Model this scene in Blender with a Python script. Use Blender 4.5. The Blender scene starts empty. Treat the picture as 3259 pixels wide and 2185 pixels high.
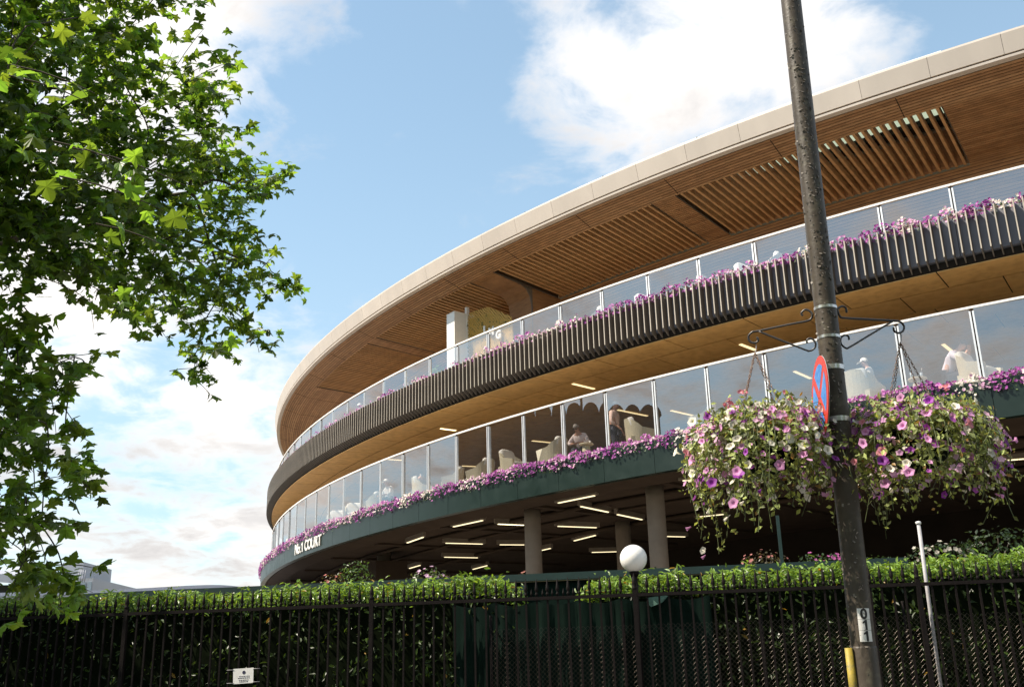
import bpy, math, random
import numpy as np
from mathutils import Matrix, Vector
rnd = random.Random(7)
nr = np.random.default_rng(7)
S = bpy.context.scene
COL = S.collection
R_ = math.radians

# ------------------------------------------------------------------ camera
PW, PH, FPX = 3259.0, 2185.0, 3300.0          # photograph size and focal length in its pixels
PITCH, ROLL, EYE = 0.31512, -0.02652, 1.6
fwd = np.array([0, math.cos(PITCH), math.sin(PITCH)])
r0_ = np.array([1.0, 0, 0]); u0_ = np.cross(r0_, fwd)
rgt = math.cos(ROLL) * r0_ + math.sin(ROLL) * u0_
upv = -math.sin(ROLL) * r0_ + math.cos(ROLL) * u0_
cam = bpy.data.cameras.new('camera'); camo = bpy.data.objects.new('camera', cam); COL.objects.link(camo)
cam.sensor_fit = 'HORIZONTAL'; cam.sensor_width = 36; cam.lens = 36 * FPX / PW
cam.clip_start = 0.05; cam.clip_end = 3000
camo.matrix_world = Matrix(((rgt[0], upv[0], -fwd[0], 0), (rgt[1], upv[1], -fwd[1], 0), (rgt[2], upv[2], -fwd[2], EYE), (0, 0, 0, 1)))
S.camera = camo

# ------------------------------------------------------------------ light
SUN_EL = R_(50); SUN_AZ = (-0.985, -0.17)      # plan direction towards the sun
sun_dir = Vector((SUN_AZ[0] * math.cos(SUN_EL), SUN_AZ[1] * math.cos(SUN_EL), math.sin(SUN_EL))).normalized()
sl = bpy.data.lights.new('sun', 'SUN'); sl.energy = 5.0; sl.angle = R_(0.5); sl.color = (1.0, 0.90, 0.76)
so = bpy.data.objects.new('sun', sl); COL.objects.link(so)
so.rotation_euler = sun_dir.to_track_quat('Z', 'Y').to_euler()
S.view_settings.view_transform = 'Standard'; S.view_settings.look = 'None'
S.view_settings.exposure = 0.70; S.view_settings.gamma = 1; S.view_settings.use_curve_mapping = False
S.render.film_transparent = False
S.cycles.max_bounces = 10; S.cycles.transparent_max_bounces = 16; S.cycles.diffuse_bounces = 5
S.cycles.caustics_reflective = False; S.cycles.caustics_refractive = False
S.cycles.sample_clamp_indirect = 6.0

# ---------------------------------------------------------- pixel helpers
def ray(px, py):
    d = rgt * (px - PW / 2) / FPX - upv * (py - PH / 2) / FPX + fwd
    return d / np.linalg.norm(d)
O3 = np.array([0, 0, EYE])
def at_z(px, py, z):
    d = ray(px, py); return O3 + d * ((z - EYE) / d[2])
def at_y(px, py, y):
    d = ray(px, py); return O3 + d * (y / d[1])
CX, CY = 43.2844, 71.6902                      # centre of the round stadium
def at_R(px, py, R):
    d = ray(px, py); a = d[0]**2 + d[1]**2; b = -2 * (d[0] * CX + d[1] * CY); c = CX * CX + CY * CY - R * R
    D = max(b * b - 4 * a * c, 0); return O3 + d * ((-b - math.sqrt(D)) / (2 * a))
def theta(px, py, R):
    p = at_R(px, py, R); return math.atan2(p[1] - CY, p[0] - CX)
FA, FB = -0.14758, 13.2875                     # fence line y = FA x + FB
FN = np.array([FA, -1.0, 0]) / math.hypot(FA, 1)     # fence normal towards the street
FT = np.array([1.0, FA, 0]) / math.hypot(FA, 1)
def at_fence(px, py, off=0.0):                 # off: metres behind the fence
    d = ray(px, py); b = FB + off * math.hypot(FA, 1); return O3 + d * (b / (d[1] - FA * d[0]))
def at_plane(px, py, p0, n):
    d = ray(px, py); return O3 + d * (np.dot(np.array(p0) - O3, n) / np.dot(d, n))

# ------------------------------------------------------------------ world
world = bpy.data.worlds.new('World'); S.world = world; world.use_nodes = True
wt = world.node_tree; wt.nodes.clear()
def wn(t, **k):
    n = wt.nodes.new(t)
    for a, b in k.items(): setattr(n, a, b)
    return n
def wl(a, b): wt.links.new(a, b)
def wm(op, a, b=None, c=None, clamp=False):
    n = wn('ShaderNodeMath', operation=op); n.use_clamp = clamp
    for i, v in enumerate((a, b, c)):
        if v is None: continue
        if isinstance(v, (int, float)): n.inputs[i].default_value = v
        else: wl(v, n.inputs[i])
    return n.outputs[0]
tc = wn('ShaderNodeTexCoord')
sky = wn('ShaderNodeTexSky', sky_type='NISHITA'); sky.sun_disc = False
sky.sun_elevation = SUN_EL; sky.sun_rotation = math.atan2(SUN_AZ[0], SUN_AZ[1])
sky.air_density = 1.0; sky.dust_density = 1.0; sky.ozone_density = 1.0
nrm = wn('ShaderNodeVectorMath', operation='NORMALIZE'); wl(tc.outputs['Generated'], nrm.inputs[0])
D_ = nrm.outputs[0]
sep = wn('ShaderNodeSeparateXYZ'); wl(D_, sep.inputs[0])
zc = wm('ADD', wm('MAXIMUM', sep.outputs[2], 0.0), 0.22)
cmb = wn('ShaderNodeCombineXYZ')
wl(wm('DIVIDE', sep.outputs[0], zc), cmb.inputs[0]); wl(wm('DIVIDE', sep.outputs[1], zc), cmb.inputs[1])
def wnoise(scale, detail, rough, off, dist=0.0):
    mp = wn('ShaderNodeMapping'); mp.inputs['Location'].default_value = off; wl(cmb.outputs[0], mp.inputs[0])
    n = wn('ShaderNodeTexNoise'); n.inputs['Scale'].default_value = scale; n.inputs['Detail'].default_value = detail
    n.inputs['Roughness'].default_value = rough; n.inputs['Distortion'].default_value = dist
    wl(mp.outputs[0], n.inputs['Vector']); return n.outputs['Fac']
n1 = wnoise(1.9, 10, 0.58, (3.1, 1.7, 0.3), 0.25)
n2 = wnoise(6.5, 8, 0.6, (9.1, 4.7, 2.3), 0.3)
bias = None
# banks of cloud, (pixel x, y, angular radius in degrees, weight)
BL = [(2500, 120, 9.5, .15), (2250, 300, 7.5, .11), (1900, 330, 6, .09), (2700, 250, 6.5, .09), (1720, 210, 5, .09), (150, 150, 11, .18), (600, 40, 6.5, .12), (60, 900, 9, .18), (250, 1000, 5, .12),
      (600, 1330, 4.6, .16), (780, 1270, 3.6, .09), (750, 330, 3.5, .09), (650, 1820, 5, .13), (330, 1800, 6, .16), (980, 1800, 4, .08), (830, 930, 3.5, .07), (800, 1600, 3.5, .07),
      (1300, 480, 12, -.19), (1500, 800, 10, -.12), (950, 700, 7, -.10), (3150, 60, 7, -.16), (600, 1560, 6, -.13), (1200, 1100, 7, -.08)]
for px, py, rad, w in BL:
    v = ray(px, py)
    dt = wn('ShaderNodeVectorMath', operation='DOT_PRODUCT'); wl(D_, dt.inputs[0]); dt.inputs[1].default_value = v
    mr = wn('ShaderNodeMapRange', interpolation_type='SMOOTHSTEP'); wl(dt.outputs['Value'], mr.inputs[0])
    mr.inputs[1].default_value = math.cos(R_(rad)); mr.inputs[2].default_value = 1.0
    mr.inputs[3].default_value = 0.0; mr.inputs[4].default_value = w
    bias = mr.outputs[0] if bias is None else wm('ADD', bias, mr.outputs[0])
dens = wm('ADD', wm('ADD', wm('ADD', wm('MULTIPLY', n1, 0.85), wm('MULTIPLY', n2, 1.05)), -0.345), bias)
low_ = wn('ShaderNodeMapRange', interpolation_type='SMOOTHSTEP'); wl(sep.outputs[2], low_.inputs[0])      # banks overlap towards the horizon
low_.inputs[1].default_value = 0.02; low_.inputs[2].default_value = 0.45; low_.inputs[3].default_value = 0.07; low_.inputs[4].default_value = 0.0
dens = wm('ADD', dens, low_.outputs[0])
cov = wn('ShaderNodeMapRange', interpolation_type='SMOOTHSTEP'); wl(dens, cov.inputs[0])
cov.inputs[1].default_value = 0.48; cov.inputs[2].default_value = 0.88; cov.inputs[3].default_value = 0.0; cov.inputs[4].default_value = 0.97
# clouds: bright where thin, greyer where thick
thick = wn('ShaderNodeMapRange', interpolation_type='SMOOTHSTEP'); wl(wm('ADD', n2, wm('MULTIPLY', n1, 0.6)), thick.inputs[0])
thick.inputs[1].default_value = 0.72; thick.inputs[2].default_value = 1.05
ccol = wn('ShaderNodeMix', data_type='RGBA'); wl(thick.outputs[0], ccol.inputs[0])
ccol.inputs[6].default_value = (10.5, 10.0, 9.5, 1); ccol.inputs[7].default_value = (7.2, 6.9, 6.7, 1)
# pale veil towards the horizon
veil = wn('ShaderNodeMapRange', interpolation_type='SMOOTHSTEP'); wl(sep.outputs[2], veil.inputs[0])
veil.inputs[1].default_value = 0.0; veil.inputs[2].default_value = 0.62; veil.inputs[3].default_value = 0.68; veil.inputs[4].default_value = 0.30
vm = wn('ShaderNodeMix', data_type='RGBA'); wl(veil.outputs[0], vm.inputs[0])
skm = wn('ShaderNodeVectorMath', operation='MULTIPLY'); wl(sky.outputs[0], skm.inputs[0]); skm.inputs[1].default_value = (1.18, 1.60, 1.66)
wl(skm.outputs[0], vm.inputs[6]); vm.inputs[7].default_value = (6.0, 7.5, 8.3, 1)
# heavier cloud masses have grey undersides
n3 = wnoise(0.8, 8, 0.6, (6.1, 3.3, 1.0), 0.5)
hv = wn('ShaderNodeMapRange', interpolation_type='SMOOTHSTEP'); wl(n3, hv.inputs[0]); hv.inputs[1].default_value = 0.43; hv.inputs[2].default_value = 0.62; hv.inputs[3].default_value = 0.0; hv.inputs[4].default_value = 0.5
gcol = wn('ShaderNodeMix', data_type='RGBA'); wl(wm('MULTIPLY', hv.outputs[0], cov.outputs[0]), gcol.inputs[0]); wl(ccol.outputs[2], gcol.inputs[6]); gcol.inputs[7].default_value = (3.4, 3.3, 3.4, 1)
cm = wn('ShaderNodeMix', data_type='RGBA'); wl(cov.outputs[0], cm.inputs[0]); wl(vm.outputs[2], cm.inputs[6]); wl(gcol.outputs[2], cm.inputs[7])
bg = wn('ShaderNodeBackground'); bg.inputs[1].default_value = 0.08; wl(cm.outputs[2], bg.inputs[0])
wo = wn('ShaderNodeOutputWorld'); wl(bg.outputs[0], wo.inputs[0])
try: world.cycles.sampling_method = 'MANUAL'; world.cycles.sample_map_resolution = 1024
except Exception: pass

# -------------------------------------------------------------- materials
def new_mat(name):
    m = bpy.data.materials.new(name); m.use_nodes = True
    return m, m.node_tree, m.node_tree.nodes['Principled BSDF']
def mat(name, col, rough=0.6, var=0.15, scale=6.0, bump=0.0, bscale=40.0, metal=0.0, spec=0.5, vcol=False, col2=None, stretch=None, c2pos=(0.45, 0.65), rvar=0.0):
    m, t, b = new_mat(name); N, L = t.nodes, t.links
    b.inputs['Roughness'].default_value = rough; b.inputs['Metallic'].default_value = metal
    b.inputs['Specular IOR Level'].default_value = spec
    tcn = N.new('ShaderNodeTexCoord'); vec = tcn.outputs['Object']
    if stretch:
        mp = N.new('ShaderNodeMapping'); mp.inputs['Scale'].default_value = stretch; L.new(vec, mp.inputs[0]); vec = mp.outputs[0]
    no = N.new('ShaderNodeTexNoise'); no.inputs['Scale'].default_value = scale; no.inputs['Detail'].default_value = 8; no.inputs['Roughness'].default_value = 0.6
    L.new(vec, no.inputs['Vector'])
    mr = N.new('ShaderNodeMapRange'); L.new(no.outputs['Fac'], mr.inputs[0]); mr.inputs[1].default_value = 0.25; mr.inputs[2].default_value = 0.75
    mr.inputs[3].default_value = 1 - var; mr.inputs[4].default_value = 1 + var
    base = N.new('ShaderNodeRGB'); base.outputs[0].default_value = (*col, 1); cs = base.outputs[0]
    if vcol:
        at = N.new('ShaderNodeAttribute'); at.attribute_name = 'col'; cs = at.outputs['Color']
    else:
        oi = N.new('ShaderNodeObjectInfo'); orr = N.new('ShaderNodeMapRange'); L.new(oi.outputs['Random'], orr.inputs[0])
        orr.inputs[3].default_value = 1 - var * 0.4; orr.inputs[4].default_value = 1 + var * 0.4
        mo = N.new('ShaderNodeVectorMath'); mo.operation = 'SCALE'; L.new(cs, mo.inputs[0]); L.new(orr.outputs[0], mo.inputs['Scale']); cs = mo.outputs[0]
    if col2:
        n2_ = N.new('ShaderNodeTexNoise'); n2_.inputs['Scale'].default_value = scale * 2.3; n2_.inputs['Detail'].default_value = 6; L.new(vec, n2_.inputs['Vector'])
        m2 = N.new('ShaderNodeMapRange'); L.new(n2_.outputs['Fac'], m2.inputs[0]); m2.inputs[1].default_value = c2pos[0]; m2.inputs[2].default_value = c2pos[1]
        mx = N.new('ShaderNodeMix'); mx.data_type = 'RGBA'; L.new(m2.outputs[0], mx.inputs[0]); L.new(cs, mx.inputs[6]); mx.inputs[7].default_value = (*col2, 1); cs = mx.outputs[2]
    sc = N.new('ShaderNodeVectorMath'); sc.operation = 'SCALE'; L.new(cs, sc.inputs[0]); L.new(mr.outputs[0], sc.inputs['Scale'])
    L.new(sc.outputs[0], b.inputs['Base Color'])
    if rvar:
        rr = N.new('ShaderNodeMapRange'); L.new(no.outputs['Fac'], rr.inputs[0]); rr.inputs[3].default_value = max(0, rough - rvar); rr.inputs[4].default_value = min(1, rough + rvar)
        L.new(rr.outputs[0], b.inputs['Roughness'])
    if bump:
        bn = N.new('ShaderNodeTexNoise'); bn.inputs['Scale'].default_value = bscale; bn.inputs['Detail'].default_value = 6; L.new(vec, bn.inputs['Vector'])
        bp = N.new('ShaderNodeBump'); bp.inputs['Strength'].default_value = bump; bp.inputs['Distance'].default_value = 0.02
        L.new(bn.outputs['Fac'], bp.inputs['Height']); L.new(bp.outputs[0], b.inputs['Normal'])
    return m
def leaf_mat(name, trans=0.45, rough=0.45, gain=2.2, spec=0.5):
    m, t, b = new_mat(name); N, L = t.nodes, t.links
    at = N.new('ShaderNodeAttribute'); at.attribute_name = 'col'
    b.inputs['Roughness'].default_value = rough; b.inputs['Specular IOR Level'].default_value = spec
    L.new(at.outputs['Color'], b.inputs['Base Color'])
    tr = N.new('ShaderNodeBsdfTranslucent')
    sc = N.new('ShaderNodeVectorMath'); sc.operation = 'MULTIPLY'; L.new(at.outputs['Color'], sc.inputs[0]); sc.inputs[1].default_value = (gain * 1.15, gain, gain * 0.45)
    L.new(sc.outputs[0], tr.inputs[0])
    mx = N.new('ShaderNodeMixShader'); mx.inputs[0].default_value = trans
    L.new(b.outputs[0], mx.inputs[1]); L.new(tr.outputs[0], mx.inputs[2]); L.new(mx.outputs[0], N['Material Output'].inputs[0])
    return m
def petal_mat(name, col=None):
    m, t, b = new_mat(name); N, L = t.nodes, t.links
    if col is None:
        at = N.new('ShaderNodeAttribute'); at.attribute_name = 'col'; c = at.outputs['Color']
    else:
        oi = N.new('ShaderNodeObjectInfo'); hs = N.new('ShaderNodeHueSaturation'); hs.inputs['Color'].default_value = (*col, 1)
        mr = N.new('ShaderNodeMapRange'); L.new(oi.outputs['Random'], mr.inputs[0]); mr.inputs[3].default_value = 0.7; mr.inputs[4].default_value = 1.25; L.new(mr.outputs[0], hs.inputs['Value'])
        c = hs.outputs[0]
    b.inputs['Roughness'].default_value = 0.6; L.new(c, b.inputs['Base Color'])
    tr = N.new('ShaderNodeBsdfTranslucent'); L.new(c, tr.inputs[0])
    mx = N.new('ShaderNodeMixShader'); mx.inputs[0].default_value = 0.35
    L.new(b.outputs[0], mx.inputs[1]); L.new(tr.outputs[0], mx.inputs[2]); L.new(mx.outputs[0], N['Material Output'].inputs[0])
    return m
def emit_mat(name, col, st):
    m, t, b = new_mat(name)
    b.inputs['Base Color'].default_value = (0.8, 0.8, 0.8, 1); b.inputs['Emission Color'].default_value = (*col, 1); b.inputs['Emission Strength'].default_value = st
    return m
def glass_mat(name, tint=(0.84, 0.83, 0.81), ior=3.1, dirt=0.03):
    m, t, b = new_mat(name); N, L = t.nodes, t.links; N.remove(b)
    # Schlick reflectance, the same from both sides of the sheet
    ge = N.new('ShaderNodeNewGeometry'); dp = N.new('ShaderNodeVectorMath'); dp.operation = 'DOT_PRODUCT'; L.new(ge.outputs['Incoming'], dp.inputs[0]); L.new(ge.outputs['Normal'], dp.inputs[1])
    ab = N.new('ShaderNodeMath'); ab.operation = 'ABSOLUTE'; L.new(dp.outputs['Value'], ab.inputs[0])
    om = N.new('ShaderNodeMath'); om.operation = 'SUBTRACT'; om.inputs[0].default_value = 1.0; L.new(ab.outputs[0], om.inputs[1])
    pw_ = N.new('ShaderNodeMath'); pw_.operation = 'POWER'; L.new(om.outputs[0], pw_.inputs[0]); pw_.inputs[1].default_value = 4.0
    r0 = ((ior - 1) / (ior + 1)) ** 2
    fr = N.new('ShaderNodeMath'); fr.operation = 'MULTIPLY_ADD'; L.new(pw_.outputs[0], fr.inputs[0]); fr.inputs[1].default_value = 1 - r0; fr.inputs[2].default_value = r0
    tp = N.new('ShaderNodeBsdfTransparent'); tp.inputs[0].default_value = (*tint, 1)
    gl = N.new('ShaderNodeBsdfGlossy'); gl.inputs['Roughness'].default_value = 0.004; gl.inputs[0].default_value = (1, 1, 1, 1)
    df = N.new('ShaderNodeBsdfDiffuse'); df.inputs[0].default_value = (0.6, 0.58, 0.55, 1)
    tcn = N.new('ShaderNodeTexCoord'); no = N.new('ShaderNodeTexNoise'); no.inputs['Scale'].default_value = 1.3; no.inputs['Detail'].default_value = 5; L.new(tcn.outputs['Object'], no.inputs['Vector'])
    mr = N.new('ShaderNodeMapRange'); L.new(no.outputs['Fac'], mr.inputs[0]); mr.inputs[3].default_value = dirt * 0.4; mr.inputs[4].default_value = dirt * 1.6
    m0 = N.new('ShaderNodeMixShader'); L.new(mr.outputs[0], m0.inputs[0]); L.new(tp.outputs[0], m0.inputs[1]); L.new(df.outputs[0], m0.inputs[2])
    m1 = N.new('ShaderNodeMixShader'); L.new(fr.outputs[0], m1.inputs[0]); L.new(m0.outputs[0], m1.inputs[1]); L.new(gl.outputs[0], m1.inputs[2])
    L.new(m1.outputs[0], N['Material Output'].inputs[0])
    return m
M = {}
M['cream'] = mat('cream_metal', (0.545, 0.468, 0.400), 0.5, 0.10, 0.9, rvar=0.1, stretch=(1, 1, 0.35))
M['white_metal'] = mat('white_metal', (0.80, 0.77, 0.72), 0.35, 0.05)
M['alu'] = mat('aluminium', (0.72, 0.71, 0.70), 0.38, 0.08, metal=0.6)
M['dark_gap'] = mat('dark_gap', (0.02, 0.016, 0.013), 0.8, 0.2, spec=0.1)
M['wood'] = mat('cedar_boards', (0.36, 0.185, 0.080), 0.62, 0.30, 3.0, bump=0.15, bscale=30, stretch=(1, 1, 6))
M['wood2'] = mat('cedar_boards_pale', (0.40, 0.215, 0.098), 0.62, 0.28, 3.0, bump=0.15, bscale=30, stretch=(1, 1, 6))
M['wood3'] = mat('cedar_boards_deep', (0.30, 0.148, 0.060), 0.62, 0.30, 3.0, bump=0.15, bscale=30, stretch=(1, 1, 6))
M['slat'] = mat('cedar_slats', (0.50, 0.28, 0.125), 0.6, 0.22, 5.0)
M['woodback'] = mat('shaded_cedar_backing', (0.050, 0.023, 0.010), 0.7, 0.3, 5.0)  # far darker than the boards: shade of the cavities put into the colour
M['ply'] = mat('tan_soffit_board', (0.60, 0.36, 0.125), 0.6, 0.14, 2.0, col2=(0.52, 0.30, 0.095))
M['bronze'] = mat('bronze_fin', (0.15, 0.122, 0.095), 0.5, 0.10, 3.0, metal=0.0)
M['fintip'] = mat('sunlit_fin_edge', (0.43, 0.37, 0.30), 0.5, 0.10, 3.0)  # edge paler than the fin sides: sunlit contrast partly put into the colour
M['greypanel'] = mat('grey_planter_panel', (0.17, 0.165, 0.19), 0.5, 0.10, 2.0)
M['soffit_dark'] = mat('dark_slab_edge', (0.022, 0.017, 0.013), 0.7, 0.25, 4.0, spec=0.1)
M['green'] = mat('dark_green_metal', (0.0065, 0.017, 0.012), 0.36, 0.16, 2.5, rvar=0.12, spec=0.4)
M['greenpaint'] = mat('green_painted_steel', (0.014, 0.036, 0.032), 0.45, 0.2, 8.0)
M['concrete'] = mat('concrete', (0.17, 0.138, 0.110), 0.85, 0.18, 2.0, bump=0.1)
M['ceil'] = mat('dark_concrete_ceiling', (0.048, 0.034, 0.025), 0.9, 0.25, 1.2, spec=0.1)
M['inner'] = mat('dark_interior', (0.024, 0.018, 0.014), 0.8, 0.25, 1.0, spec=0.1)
M['floor'] = mat('terrace_floor', (0.50, 0.43, 0.36), 0.8, 0.15, 2.0)
M['glass'] = glass_mat('balustrade_glass')
M['frost'] = None
M['light'] = emit_mat('strip_light', (1.0, 0.84, 0.50), 1.0)
M['light2'] = emit_mat('soffit_strip_light', (1.0, 0.80, 0.42), 0.85)
M['fitting'] = mat('light_fitting', (0.20, 0.165, 0.13), 0.6)
M['wicker'] = mat('cream_wicker', (0.74, 0.66, 0.48), 0.7, 0.20, 40, bump=0.6, bscale=160)
M['cushion'] = mat('pale_cushion', (0.85, 0.82, 0.77), 0.9, 0.06, 5)
M['iron'] = mat('black_iron', (0.011, 0.0085, 0.008), 0.6, 0.3, 20, bump=0.3, bscale=120, spec=0.07)
M['pole'] = mat('weathered_pole_paint', (0.066, 0.053, 0.041), 0.45, 0.26, 9, bump=0.10, bscale=60, col2=(0.105, 0.092, 0.066), c2pos=(0.54, 0.72), spec=0.25)
M['flake'] = mat('paint_flakes', (0.17, 0.145, 0.12), 0.6, 0.4, 50)
M['steel'] = mat('steel_band', (0.62, 0.60, 0.58), 0.28, 0.15, 30, metal=0.85)
M['rust'] = mat('rusty_chain', (0.22, 0.105, 0.055), 0.75, 0.4, 30, col2=(0.30, 0.27, 0.23))
M['blackmetal'] = mat('black_bracket', (0.022, 0.02, 0.02), 0.35, 0.2, 20)
M['red'] = mat('sign_red', (0.56, 0.045, 0.028), 0.4, 0.12, 14)
M['blue'] = mat('sign_blue', (0.045, 0.21, 0.56), 0.4, 0.22, 10, col2=(0.10, 0.28, 0.60))
M['plate'] = mat('white_plate', (0.74, 0.72, 0.69), 0.5, 0.07, 12)
M['ink'] = mat('black_ink', (0.015, 0.014, 0.015), 0.5, 0.05)
M['navy'] = mat('navy_ink', (0.025, 0.025, 0.06), 0.5, 0.05)
M['yellow'] = mat('yellow_sleeve', (0.34, 0.25, 0.03), 0.6, 0.25, 14, col2=(0.22, 0.18, 0.06))
M['globe'] = mat('white_globe', (0.80, 0.77, 0.73), 0.4, 0.05, 8)
M['cloth'] = mat('green_windbreak_cloth', (0.004, 0.013, 0.009), 0.85, 0.3, 5, bump=0.2, bscale=90, spec=0.08)
M['wire'] = mat('brown_wire', (0.12, 0.088, 0.065), 0.4, 0.2, 20, metal=0.3)
M['galv'] = mat('galvanised_pole', (0.36, 0.345, 0.35), 0.6, 0.18, 10)
M['bark'] = mat('bark', (0.07, 0.052, 0.036), 0.9, 0.3, 10, bump=0.6, bscale=20)
M['leaf'] = leaf_mat('plane_leaf', 0.48, 0.42, 2.8)
M['hedgeleaf'] = leaf_mat('hedge_leaf', 0.30, 0.36, 2.0, 0.35)
M['basketleaf'] = leaf_mat('basket_leaf', 0.30, 0.5, 1.7)
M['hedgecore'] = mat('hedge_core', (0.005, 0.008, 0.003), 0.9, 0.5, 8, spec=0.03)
M['petals'] = petal_mat('petal_mix')
M['p_purple'] = petal_mat('petal_purple', (0.30, 0.045, 0.36))
M['p_pink'] = petal_mat('petal_pink', (0.70, 0.31, 0.58))
M['p_white'] = petal_mat('petal_white', (0.80, 0.75, 0.64))
M['p_salmon'] = petal_mat('petal_salmon', (0.75, 0.28, 0.33))
M['asphalt'] = mat('asphalt', (0.05, 0.05, 0.05), 0.9, 0.2, 30, bump=0.3, bscale=200)
M['paving'] = mat('paving', (0.24, 0.23, 0.22), 0.9, 0.15, 3)
M['soil'] = mat('ground', (0.09, 0.09, 0.05), 0.95, 0.3, 0.6)
M['skin'] = mat('skin', (0.50, 0.27, 0.19), 0.5, 0.06, 10)
M['shirt_pink'] = mat('pale_pink_shirt', (0.82, 0.69, 0.68), 0.85, 0.06, 10)
M['shirt_salmon'] = mat('salmon_shirt', (0.74, 0.53, 0.47), 0.85, 0.06, 10)
M['shirt_lilac'] = mat('lilac_shirt', (0.60, 0.53, 0.62), 0.85, 0.06, 10)
M['shirt_white'] = mat('white_shirt', (0.74, 0.72, 0.70), 0.85, 0.06, 10)
M['trouser'] = mat('dark_trousers', (0.04, 0.045, 0.07), 0.85, 0.1, 10)
M['hair'] = mat('dark_hair', (0.06, 0.042, 0.03), 0.7, 0.3, 60)
M['hairgrey'] = mat('grey_hair', (0.35, 0.31, 0.28), 0.7, 0.3, 60)
M['farwhite'] = mat('far_white_cladding', (0.40, 0.42, 0.46), 0.5, 0.08, 0.3)
M['fargrey'] = mat('far_grey_roof', (0.36, 0.37, 0.42), 0.5, 0.1, 0.3)
M['farglass'] = mat('far_blue_glass', (0.34, 0.42, 0.48), 0.15, 0.2, 0.4)
M['fardark'] = mat('far_dark_wall', (0.03, 0.035, 0.03), 0.7, 0.2, 0.5)
M['pavdark'] = mat('dark_timber_hall', (0.016, 0.012, 0.009), 0.8, 0.25, 0.5, spec=0.1)
def frost():
    m, t, b = new_mat('frosted_skylight'); N, L = t.nodes, t.links; N.remove(b)
    tr = N.new('ShaderNodeBsdfTranslucent'); tr.inputs[0].default_value = (0.62, 0.68, 0.60, 1)
    df = N.new('ShaderNodeBsdfDiffuse'); df.inputs[0].default_value = (0.6, 0.64, 0.58, 1)
    mx = N.new('ShaderNodeMixShader'); mx.inputs[0].default_value = 0.3
    L.new(tr.outputs[0], mx.inputs[1]); L.new(df.outputs[0], mx.inputs[2]); L.new(mx.outputs[0], N['Material Output'].inputs[0]); return m
M['frost'] = frost()

# ----------------------------------------------------------- object tools
def finish(o, label=None, cat=None, group=None, kind=None):
    if label: o['label'] = label
    if cat: o['category'] = cat
    if group: o['group'] = group
    if kind: o['kind'] = kind
    return o
def empty(name, loc, label=None, cat=None, group=None, rz=0.0, kind=None):
    o = bpy.data.objects.new(name, None); COL.objects.link(o); o.location = [float(c) for c in loc]; o.rotation_euler = (0, 0, rz)
    o.empty_display_size = 0.2
    return finish(o, label, cat, group, kind)
def link(name, me, parent=None, local=False, **k):
    o = bpy.data.objects.new(name, me); COL.objects.link(o)
    if parent is not None:
        o.parent = parent
        if not local:
            m = Matrix.Translation(parent.location) if parent.type == 'EMPTY' else Matrix.Identity(4)
            o.matrix_parent_inverse = m.inverted()
    return finish(o, **k)
def np_mesh(name, V, F, m, cols=None, smooth=False):
    V = np.asarray(V, dtype=np.float32); F = np.asarray(F, dtype=np.int32); k = F.shape[1]
    me = bpy.data.meshes.new(name)
    me.vertices.add(len(V)); me.vertices.foreach_set('co', V.ravel())
    me.loops.add(F.size); me.loops.foreach_set('vertex_index', F.ravel())
    me.polygons.add(len(F)); me.polygons.foreach_set('loop_start', np.arange(0, F.size, k, dtype=np.int32))
    me.polygons.foreach_set('use_smooth', np.full(len(F), smooth))
    if cols is not None:
        a = me.color_attributes.new('col', 'FLOAT_COLOR', 'POINT')
        c = np.ones((len(V), 4), dtype=np.float32); c[:, :3] = cols; a.data.foreach_set('color', c.ravel())
    me.update(calc_edges=True); me.validate(); me.materials.append(m)
    return me
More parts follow.
